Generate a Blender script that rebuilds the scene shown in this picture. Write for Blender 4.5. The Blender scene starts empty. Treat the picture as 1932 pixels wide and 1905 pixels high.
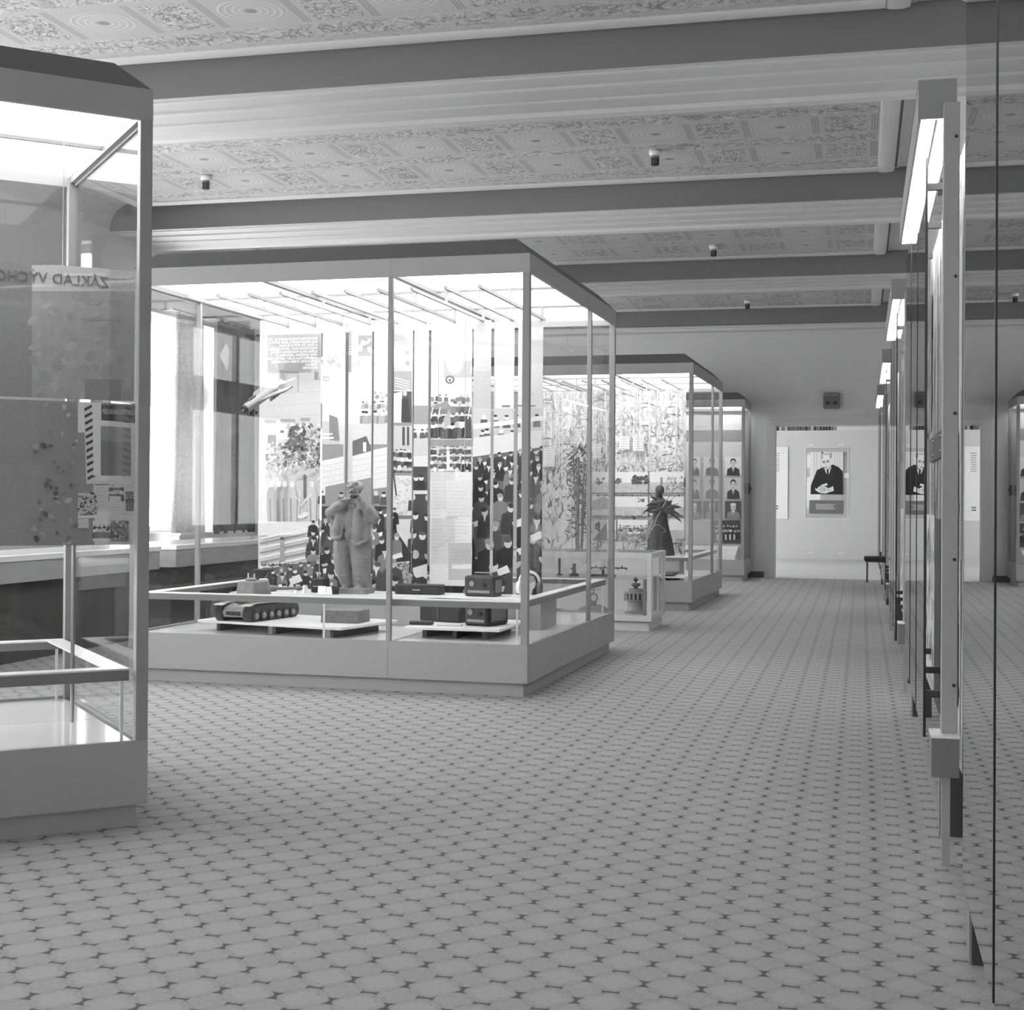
import bpy, bmesh, math, random
from mathutils import Vector, Matrix
random.seed(7)
SC = bpy.context.scene
COL = SC.collection

# ------------------------------------------------------------------ camera
F_PX, YAW, PITCH, ROLL = 2636.8, math.radians(13.7726), math.radians(0.4043), math.radians(0.3835)
CXP, CYP, CAMH = 979.0, 921.0, 1.25
_fw = Vector((-math.sin(YAW) * math.cos(PITCH), math.cos(YAW) * math.cos(PITCH), math.sin(PITCH)))
_r0 = Vector((math.cos(YAW), math.sin(YAW), 0)); _u0 = _r0.cross(_fw)
_rt = math.cos(ROLL) * _r0 + math.sin(ROLL) * _u0
_up = -math.sin(ROLL) * _r0 + math.cos(ROLL) * _u0
cam = bpy.data.cameras.new('camera')
camo = bpy.data.objects.new('camera', cam)
COL.objects.link(camo)
cam.sensor_fit = 'HORIZONTAL'; cam.sensor_width = 36.0
cam.lens = F_PX / 1932 * 36.0
cam.shift_x = (966 - CXP) / 1932; cam.shift_y = -(952.5 - CYP) / 1932
cam.clip_start = 0.05; cam.clip_end = 200
M3 = Matrix((_rt, _up, -_fw)).transposed()
camo.matrix_world = Matrix.Translation((0, 0, CAMH)) @ M3.to_4x4()
SC.camera = camo

# ------------------------------------------------------------------ view, world, daylight
SC.view_settings.view_transform = 'Standard'
SC.view_settings.look = 'None'
SC.view_settings.gamma = 1.0
SC.view_settings.use_curve_mapping = False
SC.view_settings.exposure = 0.40
SC.cycles.transparent_max_bounces = 48
SC.cycles.max_bounces = 7
SC.cycles.diffuse_bounces = 4
SC.cycles.glossy_bounces = 3
SC.cycles.use_adaptive_sampling = True
SC.cycles.adaptive_threshold = 0.12
SC.cycles.adaptive_min_samples = 16
SC.cycles.caustics_reflective = False
SC.cycles.caustics_refractive = False
SKY = 10.0
CASE_LIGHT = 3.3
STAND_LIGHT = 18.0
w = bpy.data.worlds.new('sky'); SC.world = w; w.use_nodes = True
bg = w.node_tree.nodes['Background']
bg.inputs[0].default_value = (1, 1, 1, 1); bg.inputs[1].default_value = SKY
XL, XR, YF, YB, ZS, ZC = -7.8, 0.75, -5.0, 22.75, 4.06, 4.31
WIN_Y = [1.15, 5.6, 10.05, 14.5, 18.95]
for wy in WIN_Y:                                   # daylight enters by the left-hand windows
    l = bpy.data.lights.new('window_portal', 'AREA'); l.shape = 'RECTANGLE'; l.size = 2.8; l.size_y = 2.5
    lo = bpy.data.objects.new('window_portal', l); COL.objects.link(lo)
    lo.location = (XL - 0.36, wy, 2.08); lo.rotation_euler = (0, -math.pi / 2, 0)
    l.cycles.is_portal = True
l = bpy.data.lights.new('window_portal', 'AREA'); l.shape = 'RECTANGLE'; l.size = 1.4; l.size_y = 2.5   # unseen end-wall window, added to brighten the left case and near floor
lo = bpy.data.objects.new('window_portal', l); COL.objects.link(lo)
lo.location = (-2.4, YF - 0.36, 2.08); lo.rotation_euler = (math.pi / 2, 0, 0)
l.cycles.is_portal = True

# ------------------------------------------------------------------ node helpers
def lin(g):
    g = g / 255.0
    return g / 12.92 if g <= 0.04045 else ((g + 0.055) / 1.055) ** 2.4

class X:                                            # arithmetic on node sockets
    nt = None
    def __init__(s, v): s.v = v
    @staticmethod
    def op(name, *a):
        n = X.nt.nodes.new('ShaderNodeMath'); n.operation = name
        for i, q in enumerate(a):
            q = q.v if isinstance(q, X) else q
            if isinstance(q, (int, float)): n.inputs[i].default_value = q
            else: X.nt.links.new(q, n.inputs[i])
        return X(n.outputs[0])
    def __add__(s, o): return X.op('ADD', s, o)
    def __radd__(s, o): return X.op('ADD', o, s)
    def __sub__(s, o): return X.op('SUBTRACT', s, o)
    def __rsub__(s, o): return X.op('SUBTRACT', o, s)
    def __mul__(s, o): return X.op('MULTIPLY', s, o)
    def __rmul__(s, o): return X.op('MULTIPLY', o, s)
    def __truediv__(s, o): return X.op('DIVIDE', s, o)
    def __pow__(s, o): return X.op('POWER', s, o)
    def abs(s): return X.op('ABSOLUTE', s)
    def lt(s, o): return X.op('LESS_THAN', s, o)
    def gt(s, o): return X.op('GREATER_THAN', s, o)
    def mx(s, o): return X.op('MAXIMUM', s, o)
    def mn(s, o): return X.op('MINIMUM', s, o)
    def frac(s): return X.op('FRACT', s)
    def cell(s): return X.op('FRACT', s + 0.5) - 0.5   # signed distance to nearest integer
    def step(s, lo, hi):                               # 1 below lo, 0 above hi
        n = X.nt.nodes.new('ShaderNodeMapRange'); n.interpolation_type = 'SMOOTHSTEP'
        X.nt.links.new(s.v, n.inputs[0]); n.inputs[1].default_value = lo; n.inputs[2].default_value = hi
        n.inputs[3].default_value = 1; n.inputs[4].default_value = 0
        return X(n.outputs[0])

MATS = {}
def newmat(name):
    m = bpy.data.materials.new(name); m.use_nodes = True
    nt = m.node_tree; b = nt.nodes['Principled BSDF']; X.nt = nt
    return m, nt, b
def noise(nt, scale, detail=2, coord='Object', dist=0, vec=None):
    n = nt.nodes.new('ShaderNodeTexNoise'); n.inputs['Scale'].default_value = scale
    n.inputs['Detail'].default_value = detail; n.inputs['Distortion'].default_value = dist
    if vec is None:
        t = nt.nodes.new('ShaderNodeTexCoord'); vec = t.outputs[coord]
    nt.links.new(vec, n.inputs['Vector'])
    return X(n.outputs['Fac'])
def grey(nt, x, sock):
    c = nt.nodes.new('ShaderNodeCombineColor')
    for i in range(3): nt.links.new(x.v, c.inputs[i])
    nt.links.new(c.outputs[0], sock)
def mat(name, g, rough=0.6, metal=0.0, var=0.06, scale=6, bump=0, spec=0.5, bscale=None):
    if name in MATS: return MATS[name]
    m, nt, b = newmat(name)
    v = lin(g)
    n = noise(nt, scale, 4)
    grey(nt, (n - 0.5) * (2 * var * v) + v, b.inputs['Base Color'])
    b.inputs['Roughness'].default_value = rough; b.inputs['Metallic'].default_value = metal
    b.inputs['Specular IOR Level'].default_value = spec
    if bump:
        bp = nt.nodes.new('ShaderNodeBump'); bp.inputs['Strength'].default_value = bump
        bp.inputs['Distance'].default_value = 0.01
        nt.links.new(noise(nt, bscale or scale * 6, 4).v, bp.inputs['Height']); nt.links.new(bp.outputs[0], b.inputs['Normal'])
    MATS[name] = m
    return m
def emit(name, strength):
    if name in MATS: return MATS[name]
    m, nt, b = newmat(name)
    n = noise(nt, 1.5, 1)
    grey(nt, (n - 0.5) * 0.06 + 0.94, b.inputs['Emission Color'])
    b.inputs['Base Color'].default_value = (.8, .8, .8, 1)
    b.inputs['Emission Strength'].default_value = strength
    MATS[name] = m
    return m
def glass(name='clear glass', tint=0.965, ior=1.45, gain=1.0):
    if name in MATS: return MATS[name]
    m, nt, b = newmat(name); nt.nodes.remove(b)
    out = nt.nodes['Material Output']
    tr = nt.nodes.new('ShaderNodeBsdfTransparent'); tr.inputs[0].default_value = (tint, tint, tint, 1)
    gl = nt.nodes.new('ShaderNodeBsdfGlossy'); gl.inputs['Roughness'].default_value = 0.0
    lw = nt.nodes.new('ShaderNodeLayerWeight'); r0 = ((ior - 1) / (ior + 1)) ** 2
    mx = nt.nodes.new('ShaderNodeMixShader')
    f = (((X(lw.outputs['Facing']) ** 5.0) * (1 - r0) + r0) * gain).mn(1.0)   # Schlick reflectance of a thin sheet
    nt.links.new(f.v, mx.inputs[0]); nt.links.new(tr.outputs[0], mx.inputs[1]); nt.links.new(gl.outputs[0], mx.inputs[2])
    nt.links.new(mx.outputs[0], out.inputs[0])
    MATS[name] = m
    return m
def print_mat():
    if 'print' in MATS: return MATS['print']
    m, nt, b = newmat('photographic print')
    a = nt.nodes.new('ShaderNodeAttribute'); a.attribute_name = 'Col'
    n = noise(nt, 60, 3)
    s = nt.nodes.new('ShaderNodeSeparateColor'); nt.links.new(a.outputs['Color'], s.inputs[0])
    grey(nt, X(s.outputs[0]) * ((n - 0.5) * 0.25 + 1.0), b.inputs['Base Color'])
    b.inputs['Roughness'].default_value = 0.45; b.inputs['Specular IOR Level'].default_value = 0.3
    MATS['print'] = m
    return m

# ------------------------------------------------------------------ mesh helpers
class MB:
    def __init__(s): s.v = []; s.f = []; s.c = []
    def add(s, vs, fs):
        o = len(s.v); s.v += [tuple(q) for q in vs]; s.f += [tuple(i + o for i in f) for f in fs]; return s
    def box(s, x0, x1, y0, y1, z0, z1):
        x0, x1 = min(x0, x1), max(x0, x1); y0, y1 = min(y0, y1), max(y0, y1); z0, z1 = min(z0, z1), max(z0, z1)
        return s.add([(x0, y0, z0), (x1, y0, z0), (x1, y1, z0), (x0, y1, z0), (x0, y0, z1), (x1, y0, z1), (x1, y1, z1), (x0, y1, z1)],
                     [(0, 3, 2, 1), (4, 5, 6, 7), (0, 1, 5, 4), (1, 2, 6, 5), (2, 3, 7, 6), (3, 0, 4, 7)])
    def frustum(s, r0, z0, r1, z1):
        a = [(r0[0], r0[2], z0), (r0[1], r0[2], z0), (r0[1], r0[3], z0), (r0[0], r0[3], z0)]
        b = [(r1[0], r1[2], z1), (r1[1], r1[2], z1), (r1[1], r1[3], z1), (r1[0], r1[3], z1)]
        return s.add(a + b, [(0, 3, 2, 1), (4, 5, 6, 7), (0, 1, 5, 4), (1, 2, 6, 5), (2, 3, 7, 6), (3, 0, 4, 7)])
    def prism(s, poly, axis, a, b):                     # extrude a 2-D polygon along an axis
        n = len(poly)
        def P(p, t): return {'x': (t, p[0], p[1]), 'y': (p[0], t, p[1]), 'z': (p[0], p[1], t)}[axis]
        vs = [P(p, a) for p in poly] + [P(p, b) for p in poly]
        fs = [tuple(range(n)), tuple(range(2 * n - 1, n - 1, -1))] + [(i, i + n, (i + 1) % n + n, (i + 1) % n) for i in range(n)]
        return s.add(vs, fs)
    def cyl(s, p0, p1, r0, r1=None, n=12, cap=True):
        r1 = r0 if r1 is None else r1
        p0, p1 = Vector(p0), Vector(p1); d = (p1 - p0).normalized()
        a = d.orthogonal().normalized(); b = d.cross(a)
        vs = []
        for p, r in ((p0, r0), (p1, r1)):
            for i in range(n):
                t = 2 * math.pi * i / n
                vs.append(p + a * math.cos(t) * r + b * math.sin(t) * r)
        fs = [(i, (i + 1) % n, (i + 1) % n + n, i + n) for i in range(n)]
        if cap: fs += [tuple(range(n - 1, -1, -1)), tuple(range(n, 2 * n))]
        return s.add(vs, fs)
    def lathe(s, prof, n=20, c=(0, 0, 0)):
        vs = []; m = len(prof)
        for i in range(n):
            t = 2 * math.pi * i / n
            for r, z in prof: vs.append((c[0] + r * math.cos(t), c[1] + r * math.sin(t), c[2] + z))
        fs = []
        for i in range(n):
            j = (i + 1) % n
            for k in range(m - 1): fs.append((i * m + k, j * m + k, j * m + k + 1, i * m + k + 1))
        fs.append(tuple(i * m for i in range(n - 1, -1, -1))); fs.append(tuple(i * m + m - 1 for i in range(n)))
        return s.add(vs, fs)
    def ball(s, c, r, n=12, m=8):
        rx, ry, rz = (r, r, r) if isinstance(r, (int, float)) else r
        vs = [(c[0], c[1], c[2] - rz)]
        for k in range(1, m):
            f = math.pi * k / m - math.pi / 2
            for i in range(n):
                t = 2 * math.pi * i / n
                vs.append((c[0] + rx * math.cos(f) * math.cos(t), c[1] + ry * math.cos(f) * math.sin(t), c[2] + rz * math.sin(f)))
        vs.append((c[0], c[1], c[2] + rz)); fs = []
        for i in range(n): fs.append((0, 1 + (i + 1) % n, 1 + i))
        for k in range(m - 2):
            for i in range(n):
                a = 1 + k * n; b = a + n; j = (i + 1) % n
                fs.append((a + i, a + j, b + j, b + i))
        l = len(vs) - 1; a = 1 + (m - 2) * n
        for i in range(n): fs.append((a + i, a + (i + 1) % n, l))
        return s.add(vs, fs)
    def limb(s, pts, n=14):                            # chain of balls and tapering tubes: (point, radius)
        for (p, r) in pts: s.ball(p, r)
        for (p, r), (q, t) in zip(pts, pts[1:]): s.cyl(p, q, r, t, n)
        return s
    def tube(s, pts, r, n=6):
        for p, q in zip(pts, pts[1:]): s.cyl(p, q, r, r, n)
        return s
    def build(s, name, m, parent=None, smooth=False, bevel=0, seg=2):
        me = bpy.data.meshes.new(name); me.from_pydata(s.v, [], s.f); me.update()
        if s.c:
            ca = me.color_attributes.new('Col', 'FLOAT_COLOR', 'CORNER')
            k = 0; buf = []
            for p in me.polygons:
                buf += [s.c[p.index]] * p.loop_total
            flat = []
            for g in buf: flat += [g, g, g, 1.0]
            ca.data.foreach_set('color', flat)
        if m: me.materials.append(m)
        if smooth:
            me.polygons.foreach_set('use_smooth', [True] * len(me.polygons))
        o = bpy.data.objects.new(name, me); COL.objects.link(o)
        if parent is not None: o.parent = parent
        if bevel:
            b = o.modifiers.new('bevel', 'BEVEL'); b.width = bevel; b.segments = seg; b.limit_method = 'ANGLE'
        return o

def tag(o, label=None, cat=None, group=None, kind=None):
    if label: o['label'] = label
    if cat: o['category'] = cat
    if group: o['group'] = group
    if kind: o['kind'] = kind
    return o
def thing(name, label, cat, loc=(0, 0, 0), rz=0, group=None, rot=None):
    o = bpy.data.objects.new(name, None); COL.objects.link(o); o.empty_display_size = 0.1
    o.location = loc; o.rotation_euler = rot if rot else (0, 0, rz)
    return tag(o, label, cat, group)
def copy_tree(o, parent=None):
    c = o.copy(); COL.objects.link(c); c.parent = parent
    for ch in list(o.children): copy_tree(ch, c)
    return c
def struct(o): o['kind'] = 'structure'; return o
def text_mesh(body, size, align='LEFT', depth=0.0008):
    cu = bpy.data.curves.new('lettering', 'FONT'); cu.body = body; cu.size = size; cu.align_x = align; cu.extrude = depth; cu.resolution_u = 2
    t = bpy.data.objects.new('lettering', cu); COL.objects.link(t)
    bpy.context.view_layer.update()
    me = bpy.data.meshes.new_from_object(t.evaluated_get(bpy.context.evaluated_depsgraph_get()))
    bpy.data.objects.remove(t); bpy.data.curves.remove(cu)
    return me
def lettering(name, body, size, m, parent, loc, mirror=False, align='LEFT'):
    me = text_mesh(body, size, align)
    R = Matrix.Rotation(math.pi / 2, 4, 'X')
    if mirror: R = Matrix.Scale(-1, 4, (1, 0, 0)) @ R
    me.transform(R)
    if mirror: me.flip_normals()
    me.materials.clear(); me.materials.append(m)
    o = bpy.data.objects.new(name, me); COL.objects.link(o); o.parent = parent; o.location = loc
    return o

def at_plane(px, py, P, n):                             # where the line of sight of a pixel meets a plane
    d = _fw * F_PX + _rt * (px - CXP) - _up * (py - CYP)
    C = Vector((0, 0, CAMH)); t = (Vector(P) - C).dot(n) / d.dot(n)
    return C + d * t

# ------------------------------------------------------------------ materials
M_PAINT = mat('cream wall paint', 220, 0.85, var=0.03, scale=1.2)
M_CEIL = mat('ceiling distemper', 205, 0.9, var=0.03, scale=1.5)
M_BEAD = mat('white moulding paint', 210, 0.7, var=0.03)
M_CASE = mat('light painted board', 168, 0.55, var=0.035, scale=3, bump=0.02)
M_POST = mat('brushed aluminium', 158, 0.5, 0.25, var=0.03, scale=20)
M_ROOF = mat('dark grey painted lid', 112, 0.7, var=0.03)
M_CFLOOR = mat('white gloss base', 236, 0.10, var=0.02, spec=0.5)
M_WHITE = mat('white lacquer', 238, 0.35, var=0.02)
M_BAR = mat('grey ceiling bar', 140, 0.5, var=0.03)
M_DARK = mat('black lacquer', 42, 0.35, var=0.1, scale=10)
M_CHAR = mat('charcoal paint', 66, 0.6, var=0.1, scale=10)
M_MID = mat('mid grey paint', 120, 0.6, var=0.06)
M_STEEL = mat('grey steel', 150, 0.3, 0.8, var=0.06)
M_GLASS = glass('clear glass', .975, 1.45, 0.5)
M_GLASS2 = glass('wall glass', 0.94, 1.5, 1.6)
M_LIGHT = emit('lit opal diffuser', CASE_LIGHT)
M_TUBE = emit('lit fluorescent diffuser', STAND_LIGHT)
M_PRINT = print_mat()
M_PLASTER = mat('grey patinated plaster', 138, 0.75, var=0.3, scale=14, bump=0.6, bscale=60)
M_BRONZE = mat('dark bronze', 74, 0.5, 0.3, var=0.4, scale=16, bump=0.3)
M_STONE = mat('rough grey stone', 140, 0.95, var=0.35, scale=40, bump=0.8)
M_TANK = mat('tank steel paint', 146, 0.55, 0.1, var=0.3, scale=30, bump=0.15)
M_TRACK = mat('dark track metal', 78, 0.6, 0.3, var=0.2, scale=40, bump=0.3)
M_INK = mat('dark ink', 70, 0.8)
M_WINK = mat('white ink', 250, 0.8, var=0.01)
M_LEDGE = mat('grey ledge paint', 140, .6, var=.03)
M_CAP = mat('grey canopy cap', 150, .6, var=.03)
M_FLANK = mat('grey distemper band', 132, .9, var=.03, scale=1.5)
M_BASEB = mat('dark skirting paint', 96, 0.6)

def carpet():
    m, nt, b = newmat('patterned carpet')
    t = nt.nodes.new('ShaderNodeTexCoord'); s = nt.nodes.new('ShaderNodeSeparateXYZ'); nt.links.new(t.outputs['Object'], s.inputs[0])
    x = X(s.outputs[0]); y = X(s.outputs[1])
    fine = noise(nt, 260, 2); mid = noise(nt, 75, 3, dist=0.6); big = noise(nt, 0.7, 2)
    wob = (noise(nt, 90, 2) - 0.5) * 0.012
    u = (x + 0.979) / 0.147; v = (y - 4.386) / 0.16
    sx = (u.cell() * 0.147).abs(); sy = (v.cell() * 0.16).abs()
    hs = ((sy - 0.008).mx(0.0) * 0.75) + 0.0045
    star = ((sx + wob * 0.4).abs() - hs).step(-0.001, 0.003) * sy.step(0.020, 0.026)
    dx = ((u + 0.5).cell() * 0.147).abs(); dy = ((v + 0.5).cell() * 0.16).abs()
    half = ((dx - 0.012).mx(0.0) * 0.55) + 0.0038
    dash = ((dy + wob * 0.4).abs() - half).step(-0.001, 0.003) * dx.step(0.020, 0.026)
    # scalloped medallion outlines between dashes and stars
    ex = (u + 0.5).cell() * 0.147; ey = v.cell() * 0.16
    r = ((ex / 0.066) ** 2.0 + (ey / 0.068) ** 2.0) ** 0.5
    ring = ((r + (mid - 0.5) * 0.5 - 1.0).abs()).step(0.02, 0.12)
    ex2 = u.cell() * 0.147; ey2 = (v + 0.5).cell() * 0.16
    r2 = ((ex2 / 0.058) ** 2.0 + (ey2 / 0.062) ** 2.0) ** 0.5
    ring2 = ((r2 + (mid - 0.5) * 0.6 - 1.0).abs()).step(0.02, 0.12)
    core = r.step(0.5, 0.95)
    spots = mid.step(0.36, 0.46)
    base = 0.43 + core * 0.035 + (fine - 0.5) * 0.12 + (big - 0.5) * 0.03
    base = base - spots * 0.035 - ring * 0.05 - ring2 * 0.04
    dk = star.mx(dash)
    val = base * (1.0 - dk) + dk * (0.15 + (fine - 0.5) * 0.05)
    grey(nt, val, b.inputs['Base Color'])
    b.inputs['Roughness'].default_value = 1.0; b.inputs['Specular IOR Level'].default_value = 0.05
    bp = nt.nodes.new('ShaderNodeBump'); bp.inputs['Strength'].default_value = 0.4; bp.inputs['Distance'].default_value = 0.004
    nt.links.new(fine.v, bp.inputs['Height']); nt.links.new(bp.outputs[0], b.inputs['Normal'])
    return m

def stucco(y0, vine):
    m, nt, b = newmat('painted ceiling ornament')
    t = nt.nodes.new('ShaderNodeTexCoord'); s = nt.nodes.new('ShaderNodeSeparateXYZ'); nt.links.new(t.outputs['Object'], s.inputs[0])
    x = X(s.outputs[0]); y = X(s.outputs[1])
    u = (x + 0.66) / 1.03; v = (y - y0) / 0.875
    cx = u.cell() * 1.03; cy = v.cell() * 0.875
    nz = noise(nt, 4.2, 3, dist=2.6); nz2 = noise(nt, 6.5, 3, dist=3.2); nf = noise(nt, 40, 3)
    r = (cx ** 2.0 + (cy * 1.1) ** 2.0) ** 0.5
    rings = ((r * 22.0).frac() - 0.5).abs().step(0.10, 0.28) * r.step(0.20, 0.23)
    eye = r.step(0.03, 0.05)
    fx = ((u + 0.5).cell() * 1.03).abs(); fy = cy.abs()
    infl = fx.step(0.155, 0.175) * fy.step(0.225, 0.25)
    veins = (nz2 - 0.5).abs().step(0.015, 0.06) * infl
    lines = ((((fx - 0.235) / 0.02).cell()).abs().step(0.18, 0.3)) * ((fx - 0.235).abs().step(0.028, 0.034)) * fy.step(0.25, 0.27)
    by = ((v + 0.5).cell() * 0.875).abs()
    wav = (X.op('SINE', x * 6.1) * 0.035)
    stem = ((by * 1.0 - 0.0 + wav).abs().step(0.012, 0.03))
    leaf = (nz - 0.5).abs().step(0.015, 0.05) * (by).step(0.09, 0.15)
    light = (noise(nt, 6, 3, dist=2.5) - 0.5).abs().step(0.015, 0.05) * (by.step(0.10, 0.17).mx(infl))
    val = 0.50 + (nf - 0.5) * 0.05
    val = val + rings * 0.09 + light * 0.13 - eye * 0.26 - veins * 0.28 - lines * 0.2 - leaf * (0.20 * vine) - stem * 0.06
    grey(nt, val.mx(0.12), b.inputs['Base Color'])
    b.inputs['Roughness'].default_value = 0.9
    bp = nt.nodes.new('ShaderNodeBump'); bp.inputs['Strength'].default_value = 0.25; bp.inputs['Distance'].default_value = 0.02
    nt.links.new((veins + leaf + rings * 0.5).v, bp.inputs['Height']); nt.links.new(bp.outputs[0], b.inputs['Normal'])
    return m

def lace():
    m, nt, b = newmat('patterned curtain cloth')
    t = nt.nodes.new('ShaderNodeTexCoord')
    n = noise(nt, 16, 3, dist=1.8); n2 = noise(nt, 70, 2)
    v = 0.62 + (n2 - 0.5) * 0.12 - (n - 0.5).abs().step(0.02, 0.09) * 0.17
    grey(nt, v, b.inputs['Base Color']); b.inputs['Roughness'].default_value = 0.95
    out = nt.nodes['Material Output']
    tl = nt.nodes.new('ShaderNodeBsdfTranslucent'); tl.inputs[0].default_value = (.7, .7, .7, 1)
    mx = nt.nodes.new('ShaderNodeMixShader'); mx.inputs[0].default_value = 0.3
    nt.links.new(b.outputs[0], mx.inputs[1]); nt.links.new(tl.outputs[0], mx.inputs[2]); nt.links.new(mx.outputs[0], out.inputs[0])
    return m
M_LACE = lace()
M_DRAPE = mat('grey drape cloth', 100, 0.95, var=0.25, scale=14)

# ------------------------------------------------------------------ the room
fl = MB().box(XL - .3, XR, YF - .3, YB + .02, -0.05, 0).build('floor', carpet()); struct(fl)
struct(MB().box(-9, 6, YB + .02, 34, -0.05, 0).build('floor', mat('pale parquet of the next room', 196, 0.5, var=0.1, scale=2)))
# left wall with windows
def wall_with_openings(name, axis, pos0, pos1, a0, a1, z0, z1, ops, m):
    mb = MB(); cur = a0
    def bx(p, q, zz0, zz1):
        if axis == 'x': mb.box(pos0, pos1, p, q, zz0, zz1)
        else: mb.box(p, q, pos0, pos1, zz0, zz1)
    for (p, q, zb, zt) in sorted(ops):
        bx(cur, p, z0, z1)
        if zb > z0: bx(p, q, z0, zb)
        bx(p, q, zt, z1); cur = q
    bx(cur, a1, z0, z1)
    return struct(mb.build(name, m))
wall_with_openings('wall_left', 'x', XL - .3, XL, YF - .3, YB + .3, 0, 4.5, [(y - 1.4, y + 1.4, .83, 3.33) for y in WIN_Y], M_PAINT)
wall_with_openings('wall_front', 'y', YF - .3, YF, XL, XR, 0, 4.5, [(-3.1, -1.7, .83, 3.33)], M_PAINT)  # opening for the added window behind the camera
wall_with_openings('wall_back', 'y', YB, YB + .3, XL, XR, 0, 4.5, [(-1.42, 0.44, 0, 2.5)], M_PAINT)
struct(MB().box(XR, XR + .3, YF - .3, YB + .3, 0, 4.5).build('wall_right', M_PAINT))
# door casing of the back doorway
tr = MB()
tr.box(-1.48, -1.345, YB - .035, YB + .32, 0, 2.44); tr.box(.36, .495, YB - .035, YB + .32, 0, 2.44)
tr.box(-1.48, .495, YB - .035, YB + .32, 2.44, 2.55)
struct(tr.build('trim_1', M_BEAD))
tr = MB(); tr.box(-1.51, -1.48, YB - .02, YB, 0, 2.58); tr.box(-1.48, .525, YB - .02, YB, 2.55, 2.58); tr.box(.495, .525, YB - .02, YB, 0, 2.55)
struct(tr.build('trim_2', M_PAINT))
struct(MB().box(XL, -1.51, YB - .03, YB, 0, .1).build('baseboard_back', M_BASEB))
struct(MB().box(XR - .03, XR, YF, YB, 0, .1).build('baseboard_right', M_BASEB))
struct(MB().box(XL, XL + .03, YF, YB, 0, .1).build('baseboard_left', M_BASEB))
# windows: frame bars and panes
def window(n, axis, c, half):
    e = bpy.data.objects.new('window_%d' % n, None); COL.objects.link(e); struct(e)
    if axis == 'x': e.location = (XL - .2, c, .83); e.rotation_euler = (0, 0, math.pi / 2)
    else: e.location = (c, YF - .2, .83)
    mb = MB(); t = .03
    mb.box(-half, -half + .07, -t, t, 0, 2.5); mb.box(half - .07, half, -t, t, 0, 2.5)
    mb.box(-half, half, -t, t, 0, .07); mb.box(-half, half, -t, t, 2.43, 2.5); mb.box(-half, half, -t, t, 1.45, 1.85)
    mb.box(-.04, .04, -t, t, 0, 2.5)
    mb.build('window_frame', M_WHITE, e)
    for (a, b_) in ((-half + .07, -.04), (.04, half - .07)):
        for (z0, z1) in ((.07, 1.45), (1.85, 2.43)):
            MB().box(a, b_, -.003, .003, z0, z1).build('pane', M_GLASS, e)
    MB().box(-half - .05, half + .05, -.12, .02 if axis == 'x' else .0, -.04, 0).build('window_sill', M_WHITE, e)
for i, y in enumerate(WIN_Y): window(i + 1, 'x', y, 1.4)
window(6, 'y', -2.4, .7)  # added window, out of view, put in for light on the left case

# ceiling: beams, coffers, mouldings
BEAMS = [-4.3, .12, 4.57, 9.0, 13.42, 17.88]
BW = 1.05
struct(MB().box(XL - .3, XR + .3, YF - .3, YB + .3, ZC + .06, ZC + .2).build('ceiling', M_CEIL))
for i, y in enumerate(BEAMS):
    mb = MB()
    mb.box(XL, XR, y, y + BW, ZS, ZC + .06)
    o = struct(mb.build('ceiling_beam', M_CEIL))
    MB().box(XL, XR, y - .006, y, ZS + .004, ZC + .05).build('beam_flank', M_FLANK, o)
    for (p, q, h) in ((.05, .09, .012), (.30, .34, .02), (.37, .39, .012), (.62, .65, .015)):
        MB().box(XL, XR, y + p, y + q, ZS - h, ZS).build('beam_moulding', M_BEAD, o)
    MB().prism([(y + .90, ZS), (y + .92, ZS - .03), (y + .99, ZS - .04), (y + 1.05, ZS - .025), (y + 1.05, ZS)], 'x', XL, XR).build('beam_moulding', M_BEAD, o)
bays = [(BEAMS[i] + BW, BEAMS[i + 1]) for i in range(5)] + [(BEAMS[5] + BW, YB - .2)]
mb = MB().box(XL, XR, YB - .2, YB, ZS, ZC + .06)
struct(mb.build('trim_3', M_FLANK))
struct(MB().box(XL, XR, YB - .03, YB, ZS - .16, ZS - .1).build('trim_4', M_PAINT))
struct(MB().box(XL, XR, YB - .05, YB, ZS - .03, ZS).build('trim_7', M_PAINT))
for i, (y0, y1) in enumerate(bays):
    x0, x1 = XL + .5, .13
    f0, f1 = y0 + .22, y1 - .24
    o = struct(MB().box(x0, x1, f0, f1, ZC - .005, ZC + .06).build('ceiling_panel', stucco(11.62 + (0 if i != 4 else 0.2), 1.0 if i != 4 else 0.25)))
    def roll(ax, a, b, c, s, w=.15):                    # moulded frame round the painted field
        pts = []
        for k in range(13):
            t = math.pi * k / 12
            pts.append((c + s * (w / 2 - w / 2 * math.cos(t)), ZC - .012 - .016 * math.sin(t)))
        pts = [(c, ZC + .06)] + pts + [(c + s * w, ZC + .06)]
        MB().prism(pts, ax, a, b).build('frame_moulding', M_BEAD, o)
    roll('y', f0 - .15, f1 + .15, x1, 1); roll('y', f0 - .15, f1 + .15, x0, -1)
    roll('x', x0, x1, f1, 1); roll('x', x0, x1, f0, -1)
    for (p, q, u_, v_) in ((x0 - .19, x1 + .19, f1 + .175, f1 + .19), (x1 + .175, x1 + .19, f0 - .19, f1 + .175), (x0 - .19, x0 - .175, f0 - .19, f1 + .175)):
        MB().box(p, q, u_, v_, ZC + .02, ZC + .06).build('frame_bead', M_BEAD, o)
    MB().box(x1 + .19, XR, f0 - .2, f1 + .2, ZC + .03, ZC + .058).build('cove_band', M_CEIL, o)
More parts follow.
